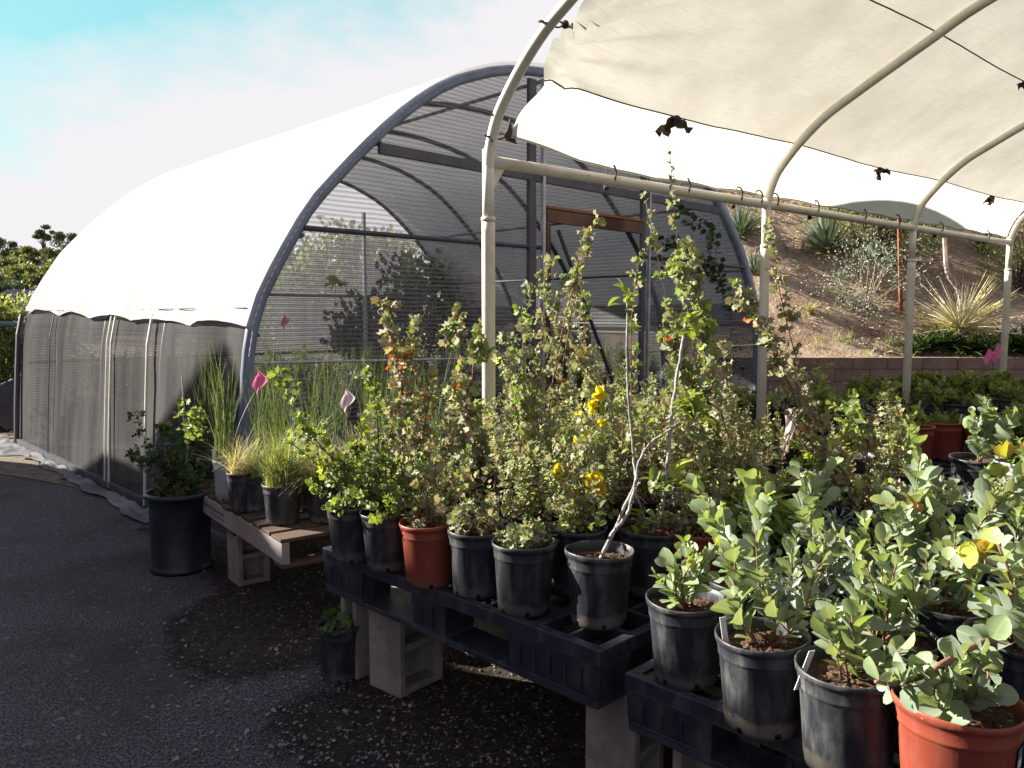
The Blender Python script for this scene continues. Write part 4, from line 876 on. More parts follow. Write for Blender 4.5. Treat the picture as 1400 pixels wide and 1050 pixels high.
# ---------------- benches ----------------
A0 = V3(-.82, 3.4, 0); E1 = unit(V3(1, -1, 0)); E2 = unit(V3(1, 1, 0)); EZV = V3(0, 0, 1)
def Bp(a, b, z=0): return A0 + E1 * a + E2 * b + V3(0, 0, z)
def plastic_pallet(origin_ab, LA, LBb, zt, th, label, group=None, handle=False):
    O = Bp(*origin_ab); r_ = thing('plastic_pallet', label, 'pallet', O + E1 * LA / 2 + E2 * LBb / 2 + V3(0, 0, zt - th), group)
    z0 = zt - th
    d = MB(); w_ = .035
    for b0 in (0, LBb - w_): d.box((0, b0, zt - .05), (LA, b0 + w_, zt), O, E1, E2)
    for a0 in (0, LA - w_): d.box((a0, w_ + .001, zt - .05), (a0 + w_, LBb - w_ - .001, zt - .0015), O, E1, E2)
    n1 = int(LA / .125); n2 = int(LBb / .16)
    for i in range(1, n1): x = w_ + (LA - 2 * w_) * i / n1; d.box((x - .007, w_ + .002, zt - .045), (x + .007, LBb - w_ - .002, zt - .004), O, E1, E2)
    for j in range(1, n2): y = w_ + (LBb - 2 * w_) * j / n2; d.box((w_ + .002, y - .009, zt - .040), (LA - w_ - .002, y + .009, zt - .006), O, E1, E2)
    for i in range(0, n1, 3):
        for j in range(0, n2, 2): d.box((w_ + (LA - 2 * w_) * i / n1, w_ + (LBb - 2 * w_) * j / n2, zt - .03), (w_ + (LA - 2 * w_) * (i + 1) / n1, w_ + (LBb - 2 * w_) * (j + 1) / n2, zt - .012), O, E1, E2)
    d.build('deck', MAT['pallet_plastic'], r_, bevel=.004)
    fa = [(0, .29), (LA * .40, LA * .53), (LA - .40, LA)]; fb_ = [(0, .16), (LBb / 2 - .08, LBb / 2 + .08), (LBb - .16, LBb)]
    for i, (a, b) in enumerate(fa):
        for j, (c, e) in enumerate(fb_):
            f = MB(); tp = .012
            pts = [(a + .004, c + .004), (b, c + .004), (b, e - .004), (a + .004, e - .004)]; n = len(f.v)
            ca, cb = (a + b) / 2, (c + e) / 2
            for z, k in ((z0, 1 - tp * 5), (zt - .051, 1)):
                for q in pts: f.v.append(O + E1 * (ca + (q[0] - ca) * k) + E2 * (cb + (q[1] - cb) * k) + EZV * z)
            f.f += [[0, 3, 2, 1], [4, 5, 6, 7]] + [[k, (k + 1) % 4, 4 + (k + 1) % 4, 4 + k] for k in range(4)]
            f.box((a + .03, c - .004, z0 + .03), (b - .03, c + .003, z0 + .034), O, E1, E2)
            if j == 0:
                for rx in np.arange(a + .06, b - .04, .065): f.box((rx, c - .001, z0 + .045), (rx + .008, c + .0035, zt - .075), O, E1, E2)
            f.build('foot', MAT['pallet_plastic'], r_, bevel=.012 if j else .003)
    for j, (c, e) in enumerate(fb_):
        s = MB(); s.box((.02, c + .01, z0 - .004), (LA - .02, e + .0, z0 + .016), O, E1, E2); s.build('skid', MAT['pallet_plastic'], r_, bevel=.004)
    if handle:
        h_ = MB().box((.50, -.006, z0 + .06), (.58, .0, z0 + .13), O, E1, E2); h_.build('latch_plate', MAT['pallet_plastic'], r_, bevel=.003)
        MB().tube([Bp(origin_ab[0] + .515, -.012, z0 + .12), Bp(origin_ab[0] + .52, -.014, z0 + .07), Bp(origin_ab[0] + .55, -.014, z0 + .06), Bp(origin_ab[0] + .565, -.014, z0 + .075), Bp(origin_ab[0] + .565, -.012, z0 + .12)], .007, 6).build('latch', MAT['pallet_plastic'], r_)
    return r_
ZA, ZB = .60, .565
plastic_pallet((0, 0), 1.53, .86, ZA, .19, 'black plastic pallet on blocks carrying the front row of shrub pots')
plastic_pallet((1.62, .0), 1.45, 1.15, ZB, .17, 'black plastic pallet with moulded latch under the front right pots', None, True)
GPAL = 'black pallets hidden under the rear rows'
for a, b, la, lb, z in ((.0, 1.02, 1.5, 1.1, ZA), (1.62, 1.25, 1.5, 1.1, ZB), (.2, 2.25, 1.5, 1.0, .57), (1.8, 2.45, 1.5, 1.1, .57), (-.1, 3.5, 1.7, 1.1, .57), (1.7, 3.7, 1.6, 1.1, .57), (3.2, .1, 1.4, 1.2, ZB), (3.2, 1.4, 1.4, 1.2, ZB)):
    plastic_pallet((a, b), la, lb, z, .17, 'black plastic pallet under the crowded rear pots', GPAL)
def block(cx, cy, h, rz, label, wx=.27, wy=.19, z0=0.004, grp=None):
    r_ = thing('concrete_block', label, 'concrete block', (cx, cy, z0), grp); ex = V3(math.cos(rz), math.sin(rz), 0); ey = V3(-math.sin(rz), math.cos(rz), 0); O = V3(cx, cy, z0); b_ = MB(); t = .03
    x, y = wx / 2, wy / 2   # cores run along x: walls seen on the y sides are solid, x faces open
    b_.box((-x, -y, 0), (x, -y + t, h), O, ex, ey); b_.box((-x, y - t, 0), (x, y, h), O, ex, ey)
    for za, zb in ((0, t), (h / 2 - t / 2, h / 2 + t / 2), (h - t, h)): b_.box((-x + .002, -y + t, za + .001), (x - .002, y - t, zb - .001), O, ex, ey)
    b_.build('body', MAT['concrete'], r_, bevel=.004); MB().box((-.015, -y + t, t), (.015, y - t, h - t), O, ex, ey).build('web', MAT['concrete'], r_); return r_
def block_at(a, b, h, label, rz=R(45), **k): p = Bp(a, b); return block(p[0], p[1], h, rz, label, **k)
block_at(.265, .245, .405, 'pale upright concrete block with hollow side facing out, under the front pallet', rz=R(-40), wx=.20, wy=.25)
block_at(-.02 + .06, .20, .405, 'grey block at the left end of the front pallet, behind the small pot', wx=.2, wy=.12)
block_at(1.46, .22, .405, 'pale block under the right corner of the front pallet', rz=R(-45), wx=.2, wy=.16)
block_at(1.78, .25, .385, 'block under the left corner of the latch pallet', wx=.2, wy=.18)
GB = 'blocks hidden under the rear pallets'
for a, b in ((.2, .75), (1.35, .75), (2.9, .2), (2.0, 1.0), (2.9, 1.0), (.3, 1.2), (1.3, 1.2), (.3, 1.95), (1.3, 1.95), (2.0, 1.5), (2.9, 2.2), (.5, 2.5), (1.5, 2.5), (.2, 3.8), (1.4, 3.8), (2.2, 2.9), (2.2, 4.2)): block_at(a, b, .385, 'concrete block in the dark under the rear pallets', grp=GB)
# wooden pallet
KP = at(385, 738, .5); KP[2] = 0; K1 = unit(V3(-2.15 - KP[0] + .02, 5.2 - KP[1], 0)); K2 = V3(-K1[1], K1[0], 0) * -1
def Kp(c, d, z=0): return KP + K1 * c + K2 * d + V3(0, 0, z)
wp = thing('wooden_pallet', 'weathered wooden pallet bench on blocks with grass pots', 'pallet', Kp(.8, .5, .37)); ZW = .5; KL = 1.62; KD = 1.15
MB().box((0, 0, ZW - .13), (KL, .04, ZW - .02), KP, K1, K2).build('stringer', MAT['grey_wood'], wp, bevel=.004)
for d0 in (KD / 2, KD - .04): MB().box((0, d0, ZW - .13), (KL, d0 + .04, ZW - .02), KP, K1, K2).build('stringer', MAT['pallet_wood'], wp, bevel=.004)
c0 = 0; rng = np.random.RandomState(6)
for i in range(10):
    w_ = .085 + .05 * rng.rand(); MB().box((c0, -.012 + .02 * rng.rand(), ZW - .0185), (c0 + w_, KD + .02 * rng.rand(), ZW + .003 * rng.rand()), KP, K1, K2).build('deck_board', MAT['pallet_wood'], wp, bevel=.003)
    c0 += w_ + .035 + .02 * rng.rand()
for c_ in (.0, .75, 1.48): MB().box((c_, 0.001, ZW - .150), (c_ + .12, KD, ZW - .1315), KP, K1, K2).build('bottom_board', MAT['pallet_wood'], wp, bevel=.003)
# stencilled smudge of lettering (illegible in the photograph)
ik = MB(); rng = np.random.RandomState(12); c_ = 1.32
for i in range(15):
    w_ = .010 + .008 * rng.rand(); h_ = .012 + (.014 if i < 4 else .004) + .010 * rng.rand()
    ik.box((c_ - w_, -.0018, ZW - .075), (c_ - w_ * .35, -.0006, ZW - .075 + h_), KP, K1, K2)
    if i % 2 == 0: ik.box((c_ - w_ - .004, -.0018, ZW - .075), (c_ - w_, -.0006, ZW - .069), KP, K1, K2)
    c_ -= w_ + .012 + .004 * rng.rand()
for i in range(9): ik.box((1.15 - i * .03, -.0018, ZW - .098 - .001 * (i % 3)), (1.175 - i * .03, -.0006, ZW - .093), KP, K1, K2)
ik.build('stencil_mark', MAT['ink'], wp)
p = Kp(.98, .16); block(p[0], p[1], .345, math.atan2(K1[1], K1[0]), 'dark concrete block under the outer edge of the wooden pallet', .2, .19)
p = Kp(.2, .8); block(p[0], p[1], .345, math.atan2(K1[1], K1[0]), 'block deep under the inner end of the wooden pallet', .2, .19)

# ---------------- potted plants ----------------
PR, PH = .115, .235
def mtips(seed, n, h, sp): r = np.random.RandomState(seed); return [(r.normal(0, sp), r.normal(0, sp), h * (.7 + .3 * r.rand())) for _ in range(n)]
def tip(rim, px_, py_, dy=0): q = aty(px_, py_, rim[1] + dy); return tuple(q - rim)
zr = ZA + PH
# front row on the first pallet
r_ = at(482, 688, zr); potted('potted_shrub', 'black pot at the left end of front pallet under a spreading yellow green shrub', 'potted plant', r_, 'black_plastic', .105, .225,
    g_flannel(101, [tip(r_, 375 + 20, 590, -.1), tip(r_, 440, 575), tip(r_, 500, 560), tip(r_, 470, 610)], .9, .028, .26, .17, 'leaf_bright', 'bark_dark', tint=.6, gap=.022, bare=.2))
r_ = at(530, 697, zr); potted('potted_shrub', 'second black pot from the left on front pallet with bushy lime green leaves', 'potted plant', r_, 'black_plastic', .105, .225,
    g_flannel(102, [tip(r_, 400, 575), tip(r_, 385, 500, .1), tip(r_, 500, 480), tip(r_, 545, 560)], 1.2, .027, .32, .2, 'leaf_bright', 'bark_dark', tint=.5, gap=.02))
r_ = at(588, 711, zr); potted('potted_shrub', 'terracotta coloured pot in the front row with drooping grey green foliage', 'potted plant', r_, 'terracotta_plastic', .113, .235,
    g_flannel(103, [tip(r_, 560, 560), tip(r_, 600, 590)], .8, .028, .22, .16, tint=.45))
r_ = at(651, 722, zr); potted('potted_shrub', 'black pot right of the front terracotta one with pale crinkled leaves', 'potted plant', r_, 'black_plastic', .108, .235,
    g_flannel(104, [tip(r_, 640, 600), tip(r_, 680, 610)], .8, .028, .2, .16, tint=.35), tagp=None)
r_ = at(716, 739, zr); potted('potted_shrub', 'black pot holding only a small crinkled rosette, left of the bare stemmed one', 'potted plant', r_, 'black_plastic', .113, .238,
    g_herb(105, .10, .10, 260, .034, LOBE, 'leaf_flannel', (.5, .2)))
# bare stemmed white plant in the nearest pot of the front pallet
def bare_white(rim, stems, tips_, seed, sr=.009, leafs=26):
    rng = np.random.RandomState(seed); st = MB(); lf = LF()
    for pts, r0, r1 in stems:
        P = [V3(0, 0, -.01)] + [np.array(aty(q[0], q[1], rim[1] + (q[2] if len(q) > 2 else 0))) - rim for q in pts[1:]]
        p = catmull(P, 5); p += rng.normal(0, .0012, p.shape); st.tube(p, r0, 7, r1)
        k = 6; f = .25 + .7 * rng.rand(k); Q, T = along(p, f)
        for q in Q: e = q + unit(rng.normal(0, 1, 3) + V3(0, 0, .4)) * (.015 + .05 * rng.rand() ** 2); st.tube([q, (q + e) / 2 + .003, e], .0022, 4, .001)
    for (x, y, dy, n, L_, tn) in tips_:
        c = np.array(aty(x, y, rim[1] + dy)) - rim; D = rndN(rng, n); D[:, 2] = D[:, 2] * .6 + .35; lf.add(tmpl([(0, 0), (.15, .13), (.45, .26), (.75, .22), (1, 0)], .25, .35), c + rng.normal(0, .012, (n, 3)) - np.outer(rng.rand(n) ** 2, V3(0, 0, .05)), D * V3(1, 1, 1.3), rndN(rng, n) * .5 + V3(0, 0, 1), L_ * (.6 + .6 * rng.rand(n)), tn + rng.normal(0, .12, n))
    return [('stem', st.mesh('stem', MAT['bark_white'], True)), ('foliage', lf.mesh('foliage', MAT['leaf_bright']))]
r_ = at(818, 751, zr)
potted('potted_sapling', 'black pot at the right corner of front pallet with bare pale forked stems', 'potted plant', r_, 'black_plastic', .115, .24, bare_white(r_,
    [([0, (835, 718), (855, 690), (866, 648), (870, 617), (888, 590), (915, 570), (940, 548)], .0075, .0024), ([0, (834, 722), (862, 655, .02), (866, 640, .03), (861, 600, .05), (855, 540, .06), (851, 470, .07), (851, 420, .08), (849, 392, .08)], .0062, .003),
     ([0, (866, 645), (885, 641), (905, 642)], .004, .002), ([0, (852, 425, .08), (870, 412, .09), (886, 405, .1)], .003, .0015), ([0, (828, 724), (808, 705), (795, 690)], .004, .002), ([0, (890, 588), (897, 575), (899, 566)], .003, .002)][:2]
    + [([0, (866, 645), (885, 641), (905, 642)], .004, .002)][:0], [(945, 540, 0, 26, .065, .8), (935, 525, 0, 10, .05, .8), (848, 385, .08, 18, .045, .75), (899, 563, 0, 4, .035, .8), (812, 690, 0, 8, .035, .55), (858, 600, .05, 5, .03, .6), (896, 642, .0, 5, .05, .55), (870, 560, 0, 3, .02, .9)], 7))
# second row on the first pallet
rows = [
 ((600, 684), 'terracotta_plastic', .11, g_flannel(111, [(-.02, .0, .3)], .8, .028, .3, .16, tint=.4), 'terracotta pot half hidden behind the front terracotta one'),
 ((560, 676), 'black_plastic', .11, None, 'black pot behind the second front pot, with a tall drying orange flowered column'),
 ((648, 676), 'black_plastic', .11, None, 'black pot behind the pale leaved one, with a large leaved green column'),
 ((732, 698), 'black_plastic', .12, None, 'black pot behind the small rosette, with a broad tall leafy column'),
 ((790, 719), 'black_plastic', .11, None, 'black pot just behind the bare stemmed sapling, with yellow flowered shrub'),
 ((891, 718), 'black_plastic', .13, None, 'wide black pot right of the bare stemmed sapling with one long pale stem'),
 ((950, 722), 'terracotta_plastic', .115, None, 'terracotta pot behind the wide black pot, at the pallet gap')]
def rimat(q, z=zr): return at(q[0], q[1], z)
r_ = rimat((600, 684)); potted('potted_shrub', rows[0][4], 'potted plant', r_, 'terracotta_plastic', .11, PH, rows[0][3])
r_ = rimat((556, 672)); potted('potted_shrub', rows[1][4], 'potted plant', r_, 'black_plastic', .11, PH, g_flannel(112, [tip(r_, 522, 402), tip(r_, 560, 425, .1), tip(r_, 590, 500)], 1.2, .036, .5, .2, flowers=4, tint=.28))
r_ = rimat((650, 680)); potted('potted_shrub', rows[2][4], 'potted plant', r_, 'black_plastic', .11, PH, g_flannel(113, [tip(r_, 622, 402), tip(r_, 655, 430, .15)], 1.0, .042, .4, .16, 'leaf_flannel', 'bark_red', tint=.55, gap=.026, flowers=1))
r_ = rimat((730, 698)); potted('potted_shrub', rows[3][4], 'potted plant', r_, 'black_plastic', .12, PH, g_flannel(114, [tip(r_, 757, 338, .1), tip(r_, 735, 380, .1), tip(r_, 776, 370, .1), tip(r_, 700, 450)], 1.1, .028, .5, .2, tint=.55))
r_ = rimat((790, 719)); potted('potted_shrub', rows[4][4], 'potted plant', r_, 'black_plastic', .11, PH, g_flannel(115, [tip(r_, 800, 560), tip(r_, 825, 520, .1), tip(r_, 770, 590)], 1.0, .028, .34, .17, tint=.5, flowers=2, fcol='petal_yellow'))
r_ = rimat((891, 718)); potted('potted_sapling', rows[5][4], 'potted plant', r_, 'black_plastic', .132, .24, bare_white(r_,
    [([0, (905, 690), (912, 640), (918, 580), (925, 520, .05), (935, 460, .05), (941, 430, .05)], .0085, .006), ([0, (880, 690), (870, 660), (880, 640)], .005, .002)], [(944, 425, .05, 18, .06, .85), (930, 640, -.02, 9, .10, .9), (905, 655, -.03, 6, .09, .75), (950, 655, 0, 5, .09, .6), (878, 690, 0, 12, .05, .8), (900, 700, 0, 10, .05, .7)], 9))
r_ = rimat((948, 722)); potted('potted_shrub', rows[6][4], 'potted plant', r_, 'terracotta_plastic', .115, PH, g_flannel(117, [(0, 0, .2), (.05, .02, .3)], .7, .028, .25, .14, tint=.5))
yb = [o for o in bpy.data.objects if o.get('label', '').endswith('with yellow flowered shrub')][0]; rng = np.random.RandomState(77)
for (x, y, dy, s_) in ((822, 538, .0, .032), (811, 557, .0, .028), (812, 655, -.05, .038), (818, 668, -.05, .034), (766, 643, 0, .03), (825, 577, 0, .02)):
    lf = LF(); c = np.array(aty(x, y, yb.location[1] + dy)) - np.array(yb.location); D = rndN(rng, 9); D[:, 1] = -np.abs(D[:, 1]) * .6; lf.add(OVAL, np.repeat(c[None], 9, 0), D, rndN(rng, 9), np.full(9, s_), rng.rand(9), 1.2); local(lf.mesh('flower', MAT['petal_yellow']), 'flower', yb)
# rear rows: every pot its own plant, tall ones aimed at the columns of the photograph
def bgrid(a, b, z): return Bp(a, b, z)
tall = [ # a, b, tips, kw, label
 (.72, .62, [(822, 292, 0), (806, 300, .05)], dict(tint=.4, low=.55, gap=.03, side=.05, stemm='bark_brown'), 'black pot in mid bench with twin thin bare brown stems reaching the door header'),
 (.30, .78, [(655, 560, 0), (700, 520, 0)], dict(tint=.4, low=.5), 'black pot with a mid height grey green shrub in front of the first canopy post'),
 (1.05, .70, [(868, 330, 0), (848, 480, 0)], dict(tint=.5, low=.5, gap=.03, side=.05), 'black pot with slender green shoot just left of the dense dark column'),
 (1.25, 1.18, [(912, 345, 0), (932, 322, 0), (908, 400, 0), (900, 430, .05)], dict(tint=.6, low=.5, gap=.016, side=.055, Ln=.034, dens=1.1), 'black pot with the dense dark green column before the door post'),
 (1.0, 1.30, [(880, 256, 0), (915, 196, 0)], dict(tint=.5, low=.4, gap=.045, side=.04, sr=.003), 'black pot with the highest thin shoot, its tip crossing the white tarp'),
 (1.72, 1.42, [(1008, 372, 0), (1050, 285, 0), (1030, 420, 0)], dict(tint=.35, low=.55, gap=.02, side=.06, stemm='bark_brown'), 'black pot with tall brown stemmed shrub against the second canopy post'),
 (1.95, 1.30, [(1000, 400, 0), (1050, 520, 0)], dict(tint=.25, low=.2, side=.05), 'black pot with brownish withering shrub right of the second canopy post'),
 (.55, 1.25, [(745, 420, 0), (790, 380, 0)], dict(tint=.45, low=.5), 'black pot with speckled shrub rising left of the door'),
 (1.5, .98, [(960, 470, 0), (990, 455, 0)], dict(tint=.35, low=.5), 'black pot with dry leaved shrub between the dark column and the canopy post')]
for i, (a, b, tp_, kw, lb) in enumerate(tall):
    r_ = bgrid(a, b, zr); kw = dict(kw); dens = kw.pop('dens', 1.0); Ln = kw.pop('Ln', .028)
    potted('potted_shrub', lb, 'potted plant', r_, 'black_plastic', .112, PH, g_flannel(130 + i, [tip(r_, x, y, dy) for x, y, dy in tp_], dens, Ln, flowers=1 if i % 3 == 0 else 0, **kw))
# filler shrubs in the dense middle: five shapes, copied
GM = 'crowded grey green shrubs filling the middle benches'
fill = [g_flannel(150 + i, mtips(i, 3, h_, .06), .95, .027, .36, .17, tint=tn) for i, (h_, tn) in enumerate([(.45, .3), (.55, .5), (.38, .62), (.5, .4), (.42, .2)])]
protos = []
spots = []
for b in (.62, .92, 1.24, 1.52, 1.82, 2.1, 2.5):
    for k in range(7):
        a = .02 + k * .285 + (.12 if int(b * 10) % 2 else 0)
        if b < .7 and a > 1.0: continue
        spots.append((a + .03 * math.sin(k * 7 + b), b))
taken = [(t[0], t[1]) for t in tall]
k = 0
for a, b in spots:
    if min(math.hypot(a - x, b - y) for x, y in taken) < .2: continue
    if abs(a - .07) < .17 and abs(b - .92) < .17: continue
    if a > 1.9 and b < 1.5: continue
    _q = Bp(a, b); 
    if 700 + F_PX * _q[0] / _q[1] > 1015: continue
    z = (zr if a < 1.6 else .80); i = k % 5; p = Bp(a, b, z)
    if k < 5: protos.append(potted('potted_shrub', 'potted grey green shrub crowded among its like in the middle rows', 'potted plant', p, 'black_plastic' if i != 2 else 'terracotta_plastic', .11, PH, fill[i], GM))
    else: copy_thing(protos[i], (p[0], p[1], p[2] - PH), k * 1.7)
    k += 1

# ---- manzanitas on the front right pallet
zm = ZB + PH
def mzp(q, label, seed, H_, col='black_plastic', r=PR, ph=PH, tagp=None, **kw):
    p = at(q[0], q[1], zm); return potted('potted_shrub', label, 'potted plant', p, col, r, ph, g_manz(seed, h=H_, **kw), tagp=tagp)
mzp((940, 816), 'black pot with a small bright sprig of oval leaves, at left corner of latch pallet', 201, .20, n=6, Ln=.038, spread=.45, base=.6)
mzp((1045, 866), 'black pot with upright round leaved stems and one tall white tag', 202, .36, n=4, Ln=.046, spread=.4, base=.5, r=.118, tagp=[('w', -.095, -.02, .085, -.15)])
mzp((1163, 910), 'black pot with low broad leaved sprig drooping over its right rim, thin tag at left', 203, .15, n=4, Ln=.05, spread=.7, base=.42, r=.122, tagp=[('w', -.11, .0, .07, .3)])
rp = mzp((1312, 957), 'large terracotta coloured pot with a printed label at the right front corner', 204, .12, col='terracotta_plastic', r=.126, ph=.24, n=5, Ln=.05, spread=.7, base=.35)
# thick branch arching over its rim to the left
c0_ = np.array(rp.location) + V3(0, 0, .21); st = MB(); lf = LF(); rng = np.random.RandomState(44)
bp = catmull([V3(0, 0, 0) + V3(.05, .03, -.01), np.array(aty(1362, 880, 1.66)) - c0_, np.array(aty(1300, 905, 1.58)) - c0_, np.array(aty(1270, 925, 1.55)) - c0_, np.array(aty(1225, 937, 1.52)) - c0_, np.array(aty(1200, 935, 1.5)) - c0_], 6)
bp2 = catmull([np.array(aty(1362, 880, 1.66)) - c0_, np.array(aty(1378, 850, 1.68)) - c0_, np.array(aty(1388, 800, 1.7)) - c0_, np.array(aty(1370, 745, 1.72)) - c0_], 6)
st.tube(bp, .0085, 7, .004); st.tube(bp2, .007, 6, .003)
for q_, n_ in ((bp, 26), (bp2, 26)): shoot(lf, q_, rng, OVAL, .01, .055, (80, 50), .1, (.35, .15, .6), 1.0, n=n_)
for f_ in (.35, .5, .62, .75, .9):
    P, T = along(bp, np.array([f_])); q_ = path(P[0], P[0] + unit(V3(rng.normal(0, .5), -.3, rng.normal(.1, .6))) * .08, rng); st.tube(q_, .002, 4); shoot(lf, q_, rng, OVAL, .01, .042, (70, 40), .1, (.4, .15, .6), n=8)
local(st.mesh('branch', MAT['bark_brown'], True), 'branch', rp).location = (0, 0, .21); local(lf.mesh('branch_leaves', MAT['leaf_glaucous']), 'branch_leaves', rp).location = (0, 0, .21)
lb_ = MB(); R_ = .1165
def labf(z0_, z1_, mt, nme, a0=-.90, a1=-.50, rr=.0):
    b_ = MB(); b_.grid(lambda u, v: (math.cos(a0 + (a1 - a0) * u) * (.1065 + .0095 * ((z0_ + (z1_ - z0_) * v) / .18) + .0012 + rr), math.sin(a0 + (a1 - a0) * u) * (.1065 + .0095 * ((z0_ + (z1_ - z0_) * v) / .18) + .0012 + rr), z0_ + (z1_ - z0_) * v), 8, 3); return local(b_.mesh(nme, MAT[mt], True), nme, rp)
labf(.04, .155, 'white_label', 'pot_label'); labf(.1555, .178, 'blue_label', 'pot_label')
for k_, z_ in enumerate((.135, .115, .105, .085, .075, .062)): labf(z_, z_ + .003, 'ink', 'pot_label_print', -.86, -.86 + (.14, .25, .2, .28, .16, .24)[k_], .0008)
man = [
 ((1020, 792), 'black_plastic', .112, .34, 3, .050, .0, .45, 'black pot behind the bright sprig, with a tall round leaved stem', [('w', .02, -.06, .2, .05)]),
 ((1090, 815), 'black_plastic', .115, .22, 5, .034, .0, .45, 'black pot behind the white tagged one with bushy glaucous leaves', None),
 ((1130, 780), 'black_plastic', .115, .36, 3, .052, .85, .45, 'black pot with tall glaucous shrub left of the twin yellow tipped plants', None),
 ((1215, 868), 'black_plastic', .122, .30, 5, .048, .0, .5, 'black pot with a green stake behind the low broad leaved sprig', [('g', -.06, -.05, .09, .1)]),
 ((1180, 800), 'black_plastic', .115, .24, 5, .036, .0, .4, 'black pot in the second row of glaucous shrubs, leaves densest', None),
 ((1292, 820), 'black_plastic', .125, .26, 4, .042, .0, .45, 'wide black pot with a red brown stem and green stake behind', [('g', .05, .02, .10, .1)]),
 ((1240, 775), 'black_plastic', .115, .42, 4, .055, .95, .45, 'black pot with large round leaves and red tips, tallest of the front right shrubs', None),
 ((1392, 868), 'black_plastic', .125, .26, 4, .055, .98, .35, 'black pot at the right edge with yellow and orange young leaves', [('g', -.1, .02, .12, .1)]),
 ((1345, 770), 'black_plastic', .118, .42, 2, .055, .99, .35, 'black pot with tall shrub of red and orange young tips near the right edge', None),
 ((1410, 800), 'black_plastic', .118, .26, 4, .045, .95, .45, 'black pot cut by the right edge with glaucous leaves', None),
 ((1030, 735), 'black_plastic', .112, .24, 4, .05, .0, .6, 'black pot with light green willow leaved shrub behind the glaucous ones', None),
 ((1110, 735), 'black_plastic', .112, .20, 4, .032, .0, .4, 'black pot of small leaved shrub in the third row', None),
 ((1190, 735), 'black_plastic', .112, .26, 3, .045, .9, .45, 'black pot of glaucous shrub with yellow tips in the third row', None),
 ((1270, 735), 'black_plastic', .112, .30, 3, .05, .95, .45, 'black pot with orange tipped shrub in the third row', None),
 ((1395, 740), 'black_plastic', .112, .22, 4, .035, .9, .4, 'black pot of glaucous shrub at right end of the third row', None)]
for i, (q, col, r, H_, n, Ln, red, bs, lb, tg) in enumerate(man):
    p = at(q[0], q[1], zm)
    if i == 10: parts = g_broad(310, .24, 5, .10, 'leaf_bright', (.7, .2, .9), LANCE, 1.0, .5, .012)
    else: parts = g_manz(300 + i, H_, n, Ln, .42, red, 1.0, bs)
    if i in (1, 4, 11, 14): parts.append(('silver_foliage', g_herb(330 + i, .16, .16, 500, .05, LANCE, 'leaf_silver', (.4, .3))[1][1]))
    potted('potted_shrub', lb, 'potted plant', p, col, r, PH, parts, tagp=tg, rz=i * 1.3)
low_ = [((1062, 668), 'leaf_flannel', 'low grey pot plant just below the pink ribbon', LOBE), ((1118, 672), 'leaf_silver', 'silvery low herb between the ribbon and the yellow tipped shrub', SMALL), ((1000, 655), 'leaf_flannel', 'dry low plant at the foot of the withering shrub', LOBE),
 ((1300, 690), 'leaf_silver', 'silvery low herb behind the third row of glaucous shrubs', LANCE), ((1362, 700), 'leaf_bright', 'small bright herb near the right edge, behind the orange tipped shrub', SMALL), ((1170, 690), 'leaf_olive', 'small olive herb in front of the large yellow tipped pot', SMALL),
 ((1235, 700), 'leaf_silver', 'pale spiky herb in front of the large reddish tipped pot', LANCE), ((1010, 620), 'leaf_flannel', 'low withered plant left of the ribbon by the second post', LOBE), ((1390, 680), 'leaf_olive', 'low olive herb at the right edge in the fourth row', SMALL)]
for i, (q, mt, lb, tm_) in enumerate(low_): potted('potted_herb', 'black pot with ' + lb, 'potted plant', at(q[0], q[1], zm), 'black_plastic', .112, PH, g_herb(360 + i, .13, .13, 600, .026 if tm_ is not LANCE else .06, tm_, mt, (.5, .25)), rz=i)
